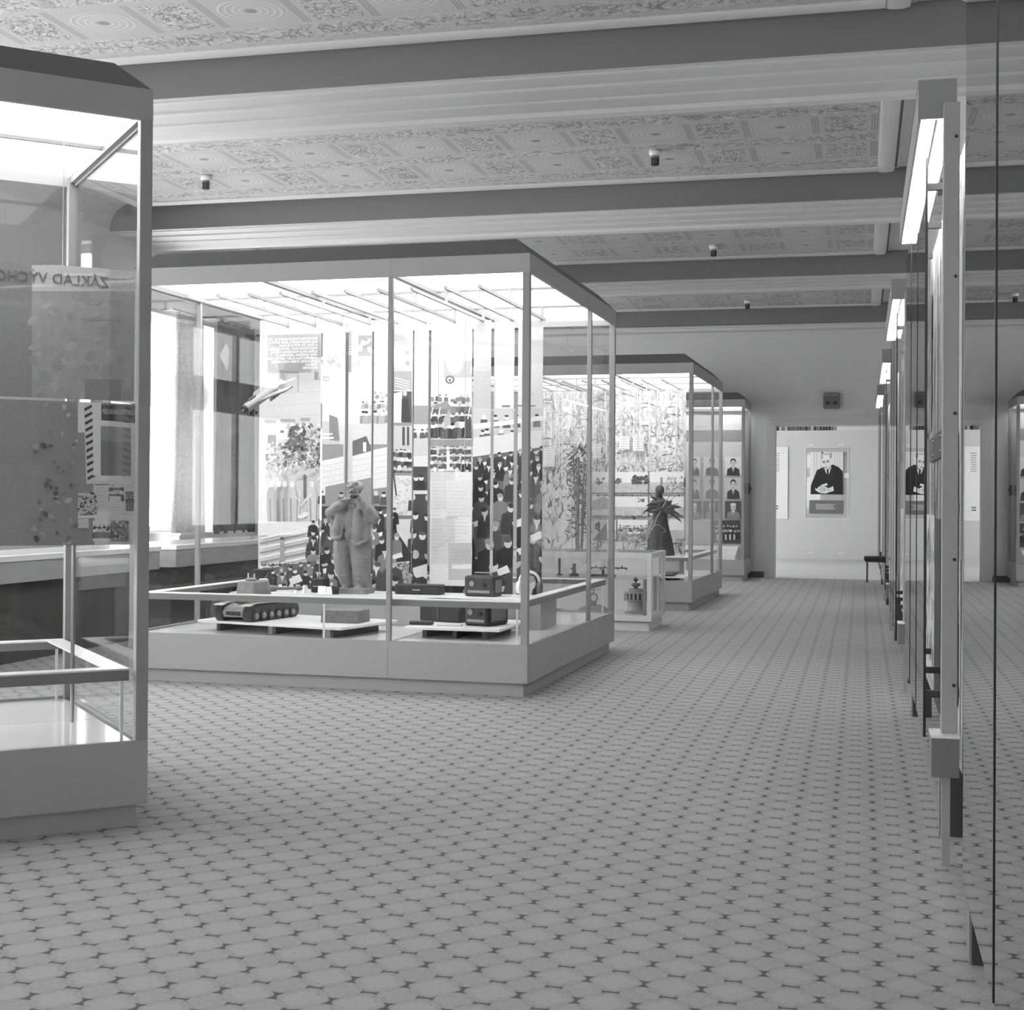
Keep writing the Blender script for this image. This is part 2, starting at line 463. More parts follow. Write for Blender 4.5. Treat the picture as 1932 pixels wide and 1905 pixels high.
    # quarter-round cove where ceiling meets the right wall
for nm, sx, xw in (('cove_right', -1, XR), ('cove_left', 1, XL)):
    pts = [(xw, ZC + .06), (xw, ZS + .02)]
    for k in range(7):
        t = math.pi / 2 * k / 6
        pts.append((xw + sx * .3 * (1 - math.cos(t)), ZS + .02 + (ZC + .04 - ZS) * math.sin(t)))
    struct(MB().prism(pts, 'y', YF, YB).build('trim_5' if sx < 0 else 'trim_6', M_CEIL))

# smoke detectors
for i, (x, y, lab) in enumerate([(-1.77, 12.15, 'white smoke detector with slatted cage on the nearest ornamented ceiling panel, right one'),
                            (-6.08, 12.2, 'white smoke detector on the nearest ornamented ceiling panel, above the left glass case'),
                            (-1.74, 16.85, 'white smoke detector on the second ornamented ceiling panel'),
                            (-1.71, 21.6, 'white smoke detector on the farthest ornamented ceiling panel')]):
    t = thing('smoke_detector', lab, 'smoke detector', (x, y, ZC - .006), 0, 'ceiling smoke detectors')
    MB().lathe([(.055, 0), (.055, -.03), (.048, -.045), (.03, -.05)], 18).build('base', M_WHITE, t, True)
    MB().lathe([(.032, -.05), (.036, -.06), (.036, -.068), (.028, -.07)], 18).build('collar', M_BAR, t, True)
    mb = MB()
    for k in range(8):
        a = 2 * math.pi * k / 8
        mb.cyl((.03 * math.cos(a), .03 * math.sin(a), -.068), (.03 * math.cos(a), .03 * math.sin(a), -.125), .006, n=6)
    mb.lathe([(.034, -.122), (.034, -.132), (.01, -.135)], 16)
    mb.build('cage', M_CHAR, t)
    MB().cyl((0, 0, -.07), (0, 0, -.12), .016).build('sensor', M_BAR, t)

# curtains on the left windows
def curtain(y0, y1, x, lab, m, amp=.05, n=14, z0=.8, z1=3.36, grp=None, flare=0.0):
    t = thing('curtain', lab, 'curtain', (x, (y0 + y1) / 2, z0), 0, grp)
    W = y1 - y0; mb = MB(); nx, nz = n * 6, 12; vs = []; fs = []
    for j in range(nz + 1):
        q = j / nz; sc = 1 + flare * (1 - q) ** 2
        for i in range(nx + 1):
            s = i / nx
            vs.append((amp * math.sin(s * n * math.pi) * (0.6 + 0.4 * math.sin(5 * s + 2)), (s - .5) * W * sc, q * (z1 - z0)))
    for j in range(nz):
        for i in range(nx):
            a = j * (nx + 1) + i; fs.append((a, a + 1, a + nx + 2, a + nx + 1))
    mb.add(vs, fs); o = mb.build('cloth', m, t, True)
    so = o.modifiers.new('thickness', 'SOLIDIFY'); so.thickness = .004
    rod = MB().cyl((0, -W / 2 - .1, z1 - z0 + .02), (0, W / 2 + .1, z1 - z0 + .02), .014).build('curtain_rod', M_BAR, t)
    for yy in (-W / 2 - .05, W / 2 + .05): MB().box(XL - x - .002, .0, yy - .012, yy + .012, z1 - z0 + .008, z1 - z0 + .032).build('rod_bracket', M_BAR, rod)
    return t
curtain(14.60, 15.30, XL + .16, 'pale lace curtain beside the bright window seen through the large glass case', M_LACE, .045, 8, grp='window curtains', flare=.25)
curtain(15.40, 16.4, XL + .29, 'grey drape right of the pale lace curtain behind the large glass case', M_DRAPE, .06, 9, grp='window curtains', flare=.15)
curtain(12.72, 13.2, XL + .16, 'narrow lace curtain at the left edge of the window seen through the leftmost case', M_LACE, .05, 8, grp='window curtains')
curtain(17.2, 18.2, XL + .16, 'pale curtain on the far window behind the photograph strips', M_LACE, .05, 12, grp='window curtains')

# ------------------------------------------------------------------ display cases
ZP, ZB, ZT, ZF, ZR = .086, .327, 2.672, 2.79, 2.905
def make_case(name, label, O, rz, W, D, front=(), right=(), back=(), left=(), nx=3, ny=3, depth_rails=None, ledge=True):
    """Local frame: x runs -W..0 along the front, y 0..D away from the front."""
    t = thing(name, label, 'display case', (O[0], O[1], 0), rz)
    MB().box(-W + .035, -.035, .035, D - .035, 0, ZP).build('plinth', M_CASE, t)
    MB().box(-W + .035, -.035, .033, .035, .0, ZP - .012)
    th = .02; pw = .046
    def side(a0, a1, cuts, mk, nm, m, z0, z1):
        e = [a0] + sorted(cuts) + [a1]
        for p, q in zip(e, e[1:]): mk(p + .0008, q - .0008, z0, z1).build(nm, m, t)
    side(-W, 0, front, lambda p, q, a, b: MB().box(p, q, 0, th, a, b), 'base_panel', M_CASE, ZP, ZB)
    side(-W, 0, back, lambda p, q, a, b: MB().box(p, q, D - th, D, a, b), 'base_panel', M_CASE, ZP, ZB)
    side(th, D - th, right, lambda p, q, a, b: MB().box(-th, 0, p, q, a, b), 'base_panel', M_CASE, ZP, ZB)
    side(th, D - th, left, lambda p, q, a, b: MB().box(-W, -W + th, p, q, a, b), 'base_panel', M_CASE, ZP, ZB)
    MB().box(-W + th, -th, th, D - th, ZB - .035, ZB - .02).build('case_floor', M_CHAR, t)
    fx = [-W + th + (W - 2 * th) * i / nx for i in range(nx + 1)]; fy = [th + (D - 2 * th) * j / ny for j in range(ny + 1)]
    for i in range(nx):
        for j in range(ny):
            MB().box(fx[i] + .022, fx[i + 1] - .022, fy[j] + .003, fy[j + 1] - .003, ZB - .02, ZB - .012).build('floor_panel', M_CFLOOR, t)
    for i in range(nx + 1):
        MB().box(max(fx[i] - .02, -W + th), min(fx[i] + .02, -th), th, D - th, ZB - .02, ZB - .0125).build('floor_bar', M_BAR, t)
    side(-W, 0, front, lambda p, q, a, b: MB().box(p, q, 0, th, a, b), 'fascia', M_CASE, ZT, ZF)
    side(-W, 0, back, lambda p, q, a, b: MB().box(p, q, D - th, D, a, b), 'fascia', M_CASE, ZT, ZF)
    MB().box(-th, 0, th, D - th, ZT, ZF).build('fascia', M_CASE, t)
    MB().box(-W, -W + th, th, D - th, ZT, ZF).build('fascia', M_CASE, t)
    r = .12
    MB().frustum((-W + .004, -.004, .004, D - .004), ZF, (-W + r, -r, r, D - r), ZR).build('lid', M_ROOF, t)
    # posts
    def post(x, y, w_, nm):
        MB().box(x - w_ / 2, x + w_ / 2, y - w_ / 2, y + w_ / 2, ZB - .012, ZT + .02).build(nm, M_POST, t, bevel=.002, seg=1)
    for x, y in ((-pw / 2 - .001, pw / 2 + .001), (-W + pw / 2 + .001, pw / 2 + .001), (-pw / 2 - .001, D - pw / 2 - .001), (-W + pw / 2 + .001, D - pw / 2 - .001)): post(x, y, pw, 'corner_post')
    for x in front: post(x, .018, .032, 'mid_post')
    for x in back: post(x, D - .018, .032, 'mid_post')
    for y in right: post(-.018, y, .032, 'mid_post')
    for y in left: post(-W + .018, y, .032, 'mid_post')
    g = .006
    def panes(a0, a1, cuts, mk):
        e = [a0 + pw] + sorted(cuts) + [a1 - pw]
        for i, (p, q) in enumerate(zip(e, e[1:])):
            p2 = p if i == 0 else p + .016; q2 = q if i == len(e) - 2 else q - .016
            mk(p2, q2).build('glass_pane', M_GLASS, t)
    panes(-W, 0, front, lambda p, q: MB().box(p, q, .012, .012 + g, ZB, ZT))
    panes(-W, 0, back, lambda p, q: MB().box(p, q, D - .012 - g, D - .012, ZB, ZT))
    panes(0, D, right, lambda p, q: MB().box(-.012 - g, -.012, p, q, ZB, ZT))
    panes(0, D, left, lambda p, q: MB().box(-W + .012, -W + .012 + g, p, q, ZB, ZT))
    # luminous ceiling of opal panels and grey bars
    xs = [-W + th + (W - 2 * th) * i / nx for i in range(nx + 1)]; ys = [th + (D - 2 * th) * j / ny for j in range(ny + 1)]
    for i in range(nx):
        for j in range(ny):
            MB().box(xs[i] + .02, xs[i + 1] - .02, ys[j] + .008, ys[j + 1] - .008, ZT + .045, ZT + .06).build('opal_panel', M_LIGHT, t)
    for i in range(nx + 1):
        MB().box(max(xs[i] - .02, -W + th), min(xs[i] + .02, -th), th, D - th, ZT + .012, ZT + .04).build('ceiling_bar', M_BAR, t)
    for j in range(1, ny):
        MB().box(xs[0], xs[-1], ys[j] - .008, ys[j] + .008, ZT + .03, ZT + .045).build('cross_bar', M_BAR, t)
    if ledge:                                           # narrow ledge running round behind the glass
        z0, z1 = .548, .588
        MB().box(-W + .06, -.06, .055, .063, z0, z1).build('ledge', M_LEDGE, t)
        MB().box(-.068, -.06, .07, D - .09, z0, z1).build('ledge', M_LEDGE, t)
        MB().box(-W + .06, -W + .068, .07, D - .09, z0, z1).build('ledge', M_LEDGE, t)
        MB().box(-W + .06, -.06, D - .071, D - .063, z0, z1).build('ledge', M_LEDGE, t)
        for (a, b, c, d) in ((-W + .06, -.06, .055, .135), (-.14, -.06, .135, D - .135), (-W + .06, -W + .14, .135, D - .135), (-W + .06, -.06, D - .135, D - .055)):
            MB().box(a, b, c, d, z1, z1 + .006).build('ledge_top', M_WHITE, t)
        for x in (-W + .075, -W * .5, -.085):
            for y in (.06, D - .066): MB().box(x - .006, x + .006, y, y + .006, ZB - .012, z0).build('ledge_leg', M_WHITE, t)
    if depth_rails:
        for x in depth_rails:
            MB().box(x - .011, x + .011, .2, 1.95, 2.612, 2.634).build('hanging_rail', M_CASE, t)
            for y in (ys[1], ys[2]) if ny > 2 else (ys[1],): MB().box(x - .008, x + .008, y - .012, y + .012, 2.634, ZT + .035).build('rail_bracket', M_CASE, t)
    return t
RZ = math.radians(-1.3377)
def local(O, rz):
    c, s = math.cos(rz), math.sin(rz)
    return lambda x, y, z=0: Vector((O[0] + c * x - s * y, O[1] + s * x + c * y, z))
O1 = (-2.028, 8.526); L1 = local(O1, RZ)
rails1 = [-.39 - .234 * k for k in range(10)]
make_case('display_case', 'large glass display case with a tank, statue and photograph strips in the centre', O1, RZ, 2.8, 2.8,
          front=(-.93,), right=(1.87,), back=(-1.87,), left=(.93,), depth_rails=rails1)
O2 = (-1.845, 15.738); L2 = local(O2, RZ)
make_case('display_case', 'glass display case with a corn mural, second along the aisle', O2, RZ, 2.8, 2.8,
          front=(-.93,), right=(1.87,), back=(-1.87,), left=(.93,), depth_rails=rails1[:8])
O3 = (-1.742, 21.62); L3 = local(O3, RZ)
make_case('display_case', 'shallow glass case of portraits standing against the far wall', O3, RZ, 2.8, 1.0, nx=3, ny=1, ledge=False)
AL = math.atan2(.682, .731)
OL = (-2.617, 4.810); LL = local(OL, AL)
make_case('display_case', 'glass display case turned to the aisle at the left edge of the picture', OL, AL, 2.8, 1.36, nx=3, ny=2, ledge=True)

# ------------------------------------------------------------------ prints: flat vector pictures on boards
class Pic:
    def __init__(s): s.items = []
    def poly(s, p, g): s.items.append((list(p), g)); return s
    def rect(s, x0, y0, x1, y1, g): return s.poly([(x0, y0), (x1, y0), (x1, y1), (x0, y1)], g)
    def ell(s, x, y, rx, ry, g, n=10, rot=0):
        c, q = math.cos(rot), math.sin(rot); p = []
        for i in range(n):
            a = 2 * math.pi * i / n; u, v = rx * math.cos(a), ry * math.sin(a)
            p.append((x + c * u - q * v, y + q * u + c * v))
        return s.poly(p, g)
    def line(s, x0, y0, x1, y1, w, g):
        d = math.hypot(x1 - x0, y1 - y0) or 1; nx, ny = -(y1 - y0) / d * w / 2, (x1 - x0) / d * w / 2
        return s.poly([(x0 + nx, y0 + ny), (x1 + nx, y1 + ny), (x1 - nx, y1 - ny), (x0 - nx, y0 - ny)], g)
    def foliage(s, x0, y0, x1, y1, n, g0, g1, r=4):
        for _ in range(n):
            s.ell(random.uniform(x0, x1), random.uniform(y0, y1), random.uniform(.3, 1) * r, random.uniform(.25, .7) * r, random.uniform(g0, g1), 6, random.uniform(0, 3.1))
        return s
    def crowd(s, x0, y0, x1, y1, rows, cols, hr, suit=(60, 120), face=(185, 240)):
        for j in range(rows):
            y = y0 + (y1 - y0) * (j + .5) / rows; k = .7 + .5 * j / max(1, rows - 1)
            for i in range(cols):
                x = x0 + (x1 - x0) * (i + random.uniform(.1, .9)) / cols; yy = y + random.uniform(-.3, .3) * hr
                g = random.uniform(*suit)
                s.poly([(x - hr * 1.5 * k, yy + hr * 4 * k), (x - hr * 1.3 * k, yy + hr * 1.1 * k), (x, yy + hr * .7 * k), (x + hr * 1.3 * k, yy + hr * 1.1 * k), (x + hr * 1.5 * k, yy + hr * 4 * k)], g)
                s.ell(x, yy, hr * k * .85, hr * k, random.uniform(*face), 8)
                if random.random() < .6: s.ell(x, yy - hr * k * .6, hr * k * .85, hr * k * .5, random.uniform(50, 110), 7)
        return s
def clip(poly, x0, x1, y0, y1):
    for ax, lim, sg in ((0, x0, 1), (0, x1, -1), (1, y0, 1), (1, y1, -1)):
        out = []
        for i in range(len(poly)):
            a, b = poly[i - 1], poly[i]
            da, db = sg * (a[ax] - lim), sg * (b[ax] - lim)
            if da >= 0: out.append(a) if not out or out[-1] != a else None
            if (da >= 0) != (db >= 0):
                t = da / (da - db); out.append((a[0] + t * (b[0] - a[0]), a[1] + t * (b[1] - a[1])))
        poly = out
        if len(poly) < 3: return []
    return poly
def print_board(name, label, cat, frame, origin, u0, u1, v0, v1, items, base=235, thick=.006, group=None, parent=None, hooks=False, rz=0.0):
    """frame(x,y,z) gives the world; the picture lies in the plane y = origin y, u along x, v = z."""
    yb = origin
    if parent is None:
        P = frame((u0 + u1) / 2, yb, v0); t = thing(name, label, cat, P, rz, group)
    else: t = parent
    cu = (u0 + u1) / 2
    mb = MB(); mb.box(u0 - cu, u1 - cu, 0, thick, 0, v1 - v0); mb.c = [lin(base)] * 6
    k = 0
    for p, g in items:
        q = clip(p, u0, u1, v0, v1)
        if not q: continue
        area = sum(q[i - 1][0] * q[i][1] - q[i][0] * q[i - 1][1] for i in range(len(q)))
        if abs(area) < 1e-7: continue
        if area < 0: q = q[::-1]
        k += 1; o = len(mb.v); yy = -.0004 - k * 1.6e-5
        mb.v += [(a - cu, yy, b - v0) for a, b in q]; mb.f.append(tuple(range(o, o + len(q)))); mb.c.append(lin(g))
    ob = mb.build('print' if parent is None else name, M_PRINT, t)
    if hooks:
        for x in (-(u1 - u0) * .32, (u1 - u0) * .32): MB().cyl((x, thick / 2, v1 - v0), (x, thick / 2, hooks - v0), .0018, n=6).build('hanger', M_STEEL, t)
    return t
def px_items(pic, frame_plane_pt, n, inv):               # design pixels to plane coordinates
    out = []
    for p, g in pic.items:
        q = []
        for (x, y) in p:
            P = at_plane(x, y, frame_plane_pt, n); q.append(inv(P))
        out.append((q, g))
    return out
def inv_frame(O, rz):
    c, s = math.cos(rz), math.sin(rz)
    return lambda P: (c * (P.x - O[0]) + s * (P.y - O[1]), P.z)
N1 = Vector((-math.sin(RZ), math.cos(RZ), 0))
def px2u(px, py, frame, y, O, rz, n=None):
    nn = Vector((-math.sin(rz), math.cos(rz), 0))
    return inv_frame(O, rz)(at_plane(px, py, frame(0, y), nn))

# ------------------------------------------------------------------ large case: mural of photograph strips
YM = 1.85
pic = Pic()
pic.rect(480, 580, 1030, 1180, 214)
# left strip: facade, tree, diggers
pic.rect(480, 590, 604, 800, 203)
for k in range(9): pic.line(484, 612 + k * 22, 604, 606 + k * 22, 1.2, 192)
pic.rect(527, 698, 536, 742, 150); pic.rect(537, 700, 563, 705, 166); pic.rect(537, 706, 540, 740, 172); pic.rect(560, 706, 563, 740, 172); pic.rect(540, 706, 560, 742, 196)
pic.rect(592, 698, 600, 716, 150); pic.rect(598, 712, 625, 716, 180); pic.rect(484, 640, 500, 720, 226); pic.poly([(484, 722), (492, 722), (484, 740)], 170)
pic.rect(498, 792, 520, 798, 150); pic.rect(528, 790, 556, 796, 160); pic.rect(566, 788, 584, 794, 158)
pic.rect(484, 798, 604, 1010, 205)
pic.rect(510, 800, 573, 828, 240); pic.ell(531, 814, 4, 3, 90)
pic.rect(504, 820, 520, 836, 120)
pic.foliage(540, 800, 604, 875, 150, 70, 240, 6); pic.foliage(502, 835, 604, 880, 170, 90, 245, 5); pic.foliage(545, 805, 575, 850, 60, 60, 120, 6)
pic.foliage(500, 878, 604, 905, 80, 150, 235, 4); pic.rect(572, 895, 577, 940, 110)
for (x, g, h) in ((512, 150, 66), (526, 120, 62), (537, 165, 66), (551, 190, 62), (588, 205, 62)):
    pic.poly([(x - 8, 984), (x - 9, 930), (x - 4, 918), (x + 5, 918), (x + 9, 935), (x + 8, 984)], g); pic.ell(x, 913, 4.5, 6, 225)
    pic.line(x - 3, 940, x - 2, 984, 3, g - 45)
pic.line(551, 935, 570, 945, 4, 205); pic.line(588, 930, 566, 955, 4, 215); pic.line(566, 925, 562, 975, 1.5, 230); pic.ell(572, 972, 11, 5, 232, rot=-.4)
pic.rect(484, 984, 604, 1010, 228)
for k in range(7):
    pic.line(490, 1016 + k * 9, 604, 1000 + k * 9 - 8, 3.4, 150 if k % 2 else 238)
pic.ell(532, 1016, 4, 3, 80); pic.rect(528, 1018, 536, 1060, 160)
pic.crowd(494, 1058, 602, 1072, 2, 22, 2.2); pic.rect(556, 1066, 602, 1080, 238)
for k, x in enumerate((567, 577, 586)): pic.rect(x, 1070, x + 3.5, 1077, 80)
# second group: pale street, planks, crowd of dark coats
pic.rect(604, 590, 736, 800, 226)
pic.foliage(618, 622, 655, 690, 60, 188, 222, 6); pic.rect(651, 624, 662, 650, 170); pic.rect(651, 650, 662, 702, 150)
for k in range(4): pic.rect(652, 652 + k * 5, 662, 654 + k * 5, 215)
pic.rect(675, 632, 702, 671, 160); pic.foliage(664, 640, 730, 690, 40, 190, 225, 7); pic.rect(700, 630, 704, 703, 165)
pic.rect(604, 710, 622, 713, 190); pic.rect(604, 716, 622, 719, 190)
pic.rect(607, 795, 640, 840, 200); pic.poly([(621, 782), (637, 788), (641, 832), (622, 830)], 138); pic.rect(606, 817, 628, 820, 230); pic.rect(606, 824, 630, 828, 228)
pic.rect(604, 838, 735, 1180, 150)
pic.poly([(604, 870), (736, 842), (736, 918), (604, 935)], 228)
for k in range(5): pic.line(606, 880 + k * 11, 735, 856 + k * 11, .9, 200)
pic.rect(648, 812, 664, 905, 212)
pic.poly([(664, 832), (690, 822), (702, 850), (664, 860)], 110); pic.rect(684, 834, 690, 852, 235); pic.foliage(700, 740, 735, 790, 30, 120, 220, 5)
pic.crowd(678, 750, 735, 790, 2, 7, 4, (140, 190))
pic.poly([(614, 918), (702, 900), (702, 955), (614, 962)], 150)
pic.rect(604, 955, 735, 1180, 66)
pic.crowd(604, 905, 735, 960, 1, 6, 7, (60, 110))
# framed pictures hung one above another
pic.rect(735, 590, 810, 1180, 222)
pic.rect(739, 640, 776, 712, 196); pic.poly([(739, 652), (776, 662), (776, 700), (739, 690)], 232); pic.poly([(739, 628), (760, 632), (776, 655), (739, 650)], 176)
for yy in (662, 680): pic.rect(764, yy, 772, yy + 9, 170)
pic.rect(739, 700, 776, 736, 170)
for k in range(4): pic.line(744, 712 + k * 5, 772, 720 + k * 5, 1.6, 235)
pic.rect(739, 738, 776, 797, 92); pic.poly([(740, 742), (758, 738), (757, 797), (740, 797)], 226); pic.ell(763, 742, 4, 5, 200); pic.poly([(756, 795), (757, 752), (769, 752), (774, 795)], 70); pic.rect(739, 797, 776, 803, 150)
pic.rect(739, 803, 776, 892, 200); pic.crowd(739, 842, 776, 890, 3, 5, 4.5, (50, 120)); pic.rect(758, 805, 763, 840, 90); pic.rect(767, 805, 771, 840, 80)
pic.rect(739, 892, 776, 897, 150); pic.rect(739, 897, 776, 972, 228); pic.foliage(744, 899, 775, 970, 70, 190, 225, 4); pic.line(740, 880, 747, 935, 3, 80)
pic.rect(739, 972, 776, 979, 130); pic.rect(739, 979, 776, 1062, 224); pic.poly([(746, 1000), (776, 1045), (776, 1058), (746, 1061)], 62)
pic.poly([(748, 1022), (751, 1030), (748, 1038)], 225)
pic.rect(739, 1062, 776, 1104, 170); pic.foliage(746, 1062, 775, 1102, 60, 90, 235, 4)
pic.rect(776, 765, 810, 800, 160); pic.rect(776, 820, 810, 860, 205); pic.crowd(776, 800, 810, 825, 1, 3, 5, (80, 120))
pic.rect(776, 880, 810, 1180, 80); pic.crowd(776, 885, 810, 1100, 6, 2, 8, (50, 90))
pic.poly([(776, 1072), (810, 1062), (810, 1085), (785, 1090)], 235); pic.rect(776, 925, 810, 932, 225)
# oval, flags, emblem, two crowd pictures
pic.rect(808, 590, 892, 735, 214); pic.rect(836, 680, 892, 712, 188)
pic.ell(857, 685, 16, 20, 238, 20); pic.ell(857, 666, 13, 12, 222, 14)
for (a, b, c) in ((872, 663, 12), (886, 660, 12)): pic.poly([(a, b - 18), (a + 3, b + 2), (a - 4, b + 6)], 240)
pic.poly([(905, 656), (897, 692), (886, 704), (890, 684)], 244)
pic.ell(848, 716, 9, 8, 120, 14); pic.ell(848, 716, 5.5, 5, 222, 12); pic.poly([(844, 713), (848, 716), (852, 713), (848, 721)], 90)
pic.rect(811, 732, 889, 826, 226); pic.crowd(811, 738, 889, 770, 2, 9, 4, (90, 150), (180, 235)); pic.poly([(814, 766), (842, 756), (852, 770), (814, 772)], 150)
pic.ell(852, 748, 9, 5, 240); pic.crowd(811, 772, 889, 812, 2, 10, 5, (50, 110)); pic.rect(876, 790, 889, 824, 84); pic.poly([(836, 790), (848, 772), (850, 800), (838, 806)], 180)
for x in (816, 830, 886): pic.line(x, 768, x - 4, 790, 2, 240)
pic.rect(811, 829, 889, 892, 206); pic.rect(811, 829, 889, 842, 150); pic.crowd(811, 838, 889, 892, 4, 11, 4, (70, 150), (190, 245)); pic.rect(842, 850, 848, 888, 238)
pic.rect(808, 892, 892, 1180, 78)
# the assembly hall on the right
pic.rect(890, 590, 1030, 860, 200); pic.rect(890, 590, 1030, 655, 194)
pic.poly([(890, 640), (930, 620), (1030, 616), (1030, 640), (930, 645)], 212); pic.rect(890, 664, 940, 672, 220)
pic.rect(934, 688, 968, 770, 232); pic.rect(973, 686, 1030, 770, 212); pic.rect(946, 764, 962, 768, 130); pic.rect(968, 764, 1010, 767, 130); pic.rect(890, 700, 928, 770, 190)
pic.crowd(893, 776, 1030, 800, 1, 6, 7, (90, 130), (225, 245))
pic.poly([(890, 800), (1030, 784), (1030, 792), (890, 810)], 228)
pic.crowd(893, 806, 1030, 822, 1, 6, 7, (84, 120), (225, 245))
pic.poly([(890, 826), (1030, 810), (1030, 850), (890, 866)], 222)
def hall(x0, x1, y0, y1):
    pic.poly([(x0, y0 - 6), (x1, y0 - 26), (x1, y1 + 10), (x0, y1 + 10)], 104)
    y = y0; step = 13
    while y < y1:
        x = x0 - 10
        while x < x1 + 10:                             # desk edges and papers, then the people before them
            yy = y - (x - x0) * .17 + random.uniform(-3, 3); r = step * .5
            if random.random() < .55:
                w_ = step * random.uniform(.8, 1.8); pic.poly([(x, yy + r), (x + w_, yy + r - w_ * .3), (x + w_ * 1.1, yy + r * 1.5 - w_ * .2), (x + w_ * .15, yy + r * 1.7)], random.choice((232, 215, 190, 240)))
            g = random.choice((46, 54, 64, 84, 60, 130)); t_ = random.uniform(.8, 1.25)
            pic.poly([(x - r * 1.4 * t_, yy + r * 4), (x - r * 1.15 * t_, yy + r * .9), (x - r * .3, yy + r * .35), (x + r * .6, yy + r * .4), (x + r * 1.25 * t_, yy + r * 1.1), (x + r * 1.5 * t_, yy + r * 4)], g)
            if random.random() < .4: pic.poly([(x - r * .12, yy + r * .5), (x + r * .3, yy + r * .5), (x + r * .05, yy + r * 1.5)], 225)
            pic.ell(x + r * .1, yy - r * .1, r * .5, r * .68, random.choice((222, 205, 190, 215)), 9); pic.ell(x + random.uniform(-.1, .3) * r, yy - r * .5, r * .55, r * .4, random.choice((48, 60, 90, 160)), 8)
            x += step * random.uniform(1.1, 2.0)
        y += step * 1.25; step *= 1.13
hall(890, 1032, 868, 1180); hall(600, 738, 985, 1180); hall(484, 604, 1082, 1180)
for q in [(664, 1020, 18), (690, 1012, 12), (936, 1075, 20), (1000, 1010, 20), (965, 985, 22), (630, 1075, 18), (545, 1092, 20)]:
    pic.poly([(q[0], q[1]), (q[0] + q[2], q[1] - 9), (q[0] + q[2] + 6, q[1] + 4), (q[0] + 4, q[1] + 12)], 236)
inv1 = inv_frame(O1, RZ)
items = px_items(pic, L1(0, YM), N1, inv1)
def u1(px, y=YM, py=900): return inv1(at_plane(px, py, L1(0, y), N1))
STR = [(487, 603, 'with a leafy tree and people digging'), (607, 650, 'with a pale street and a doorway'), (655, 699, 'with pale planks behind the plaster statue'),
       (704, 733, 'narrow, just left of the middle post'), (741, 776, 'with small framed pictures one above another'), (780, 807, 'narrow, between the framed pictures and the pale document'),
       (811, 888, 'with an oval, an emblem and two crowd scenes'), (892, 925, 'right of the pale document with seated delegates'), (930, 968, 'with a light doorway above the seated delegates'), (976, 1023, 'rightmost, of delegates in an assembly hall')]
for i, (a, b, d) in enumerate(STR):
    print_board('photo_strip', 'tall hanging photograph strip ' + d, 'photograph', L1, YM + (.0 if i % 2 else .012), u1(a)[0], u1(b)[0], .36, u1(a, YM, 602)[1] - .01, items, 225, .006,
                'photograph strips in the large case', hooks=2.612, rz=RZ)
# pale document panel hung in front
doc = Pic(); doc.rect(811, 890, 890, 1106, 232); doc.rect(811, 890, 858, 906, 214); doc.rect(813, 906, 842, 962, 218); doc.rect(842, 906, 889, 976, 226)
doc.rect(842, 974, 864, 977, 200); doc.rect(813, 977, 858, 1064, 216); doc.rect(859, 978, 889, 1022, 234); doc.rect(846, 1024, 889, 1094, 196); doc.rect(853, 1036, 889, 1062, 188); doc.rect(853, 1064, 889, 1073, 238); doc.rect(813, 1066, 843, 1104, 232)
for k in range(24):
    y = 899 + k * 6.6; doc.rect(815, y, 815 + random.uniform(16, 25), y + 1, 198); doc.rect(846, y + 14, 846 + random.uniform(20, 38), y + 15, 206)
doc.line(816, 1036, 858, 1012, 3, 206)
di = px_items(doc, L1(0, 1.72), N1, inv1)
a = u1(811, 1.72, 1000)[0]; b = u1(890, 1.72, 1000)[0]
print_board('document_panel', 'tall pale panel of printed documents hanging in front of the strips', 'document', L1, 1.72, a, b, u1(850, 1.72, 1105)[1], u1(850, 1.72, 890)[1], di, 232, .004, hooks=2.612, rz=RZ)
# clear acrylic sheet with white lettering, read from its far side
ya = 1.70; (xa, za), (xb, zb) = u1(505, ya, 632), u1(606, ya, 702)
P = L1((xa + xb) / 2, ya, zb); ac = thing('acrylic_text_sheet', 'clear acrylic sheet with white lettering seen from behind, upper left of the large case', 'text panel', P, RZ)
MB().box(-(xb - xa) / 2, (xb - xa) / 2, .002, .006, 0, za - zb).build('sheet', glass('grey acrylic', .80), ac)
for x in (-.15, .15): MB().cyl((x, .004, za - zb), (x, .004, 2.612 - zb), .0018, n=6).build('hanger', M_STEEL, ac)
LINES = ['DIKTATURA PROLETARIÁTU JE TŘÍDNÍ', 'BOJ PROLETARIÁTU, JENŽ ZVÍTĚZIL', 'A VZAL DO SVÝCH RUKOU', 'POLITICKOU MOC, PROTI BURŽOAZII,', 'KTERÁ BYLA PORAŽENA, NEBYLA', 'VŠAK ZNIČENA, NEZMIZELA', 'A NEPŘESTALA KLÁST ODPOR, PROTI', 'BURŽOAZII, KTERÁ SVŮJ ODPOR', 'ZESÍLILA.', 'V. I. LENIN']
for k, s_ in enumerate(LINES):
    lettering('lettering', s_, .0265, M_WINK, ac, ((xb - xa) / 2 - .035, .0005, za - zb - .045 - k * .0255), mirror=True)

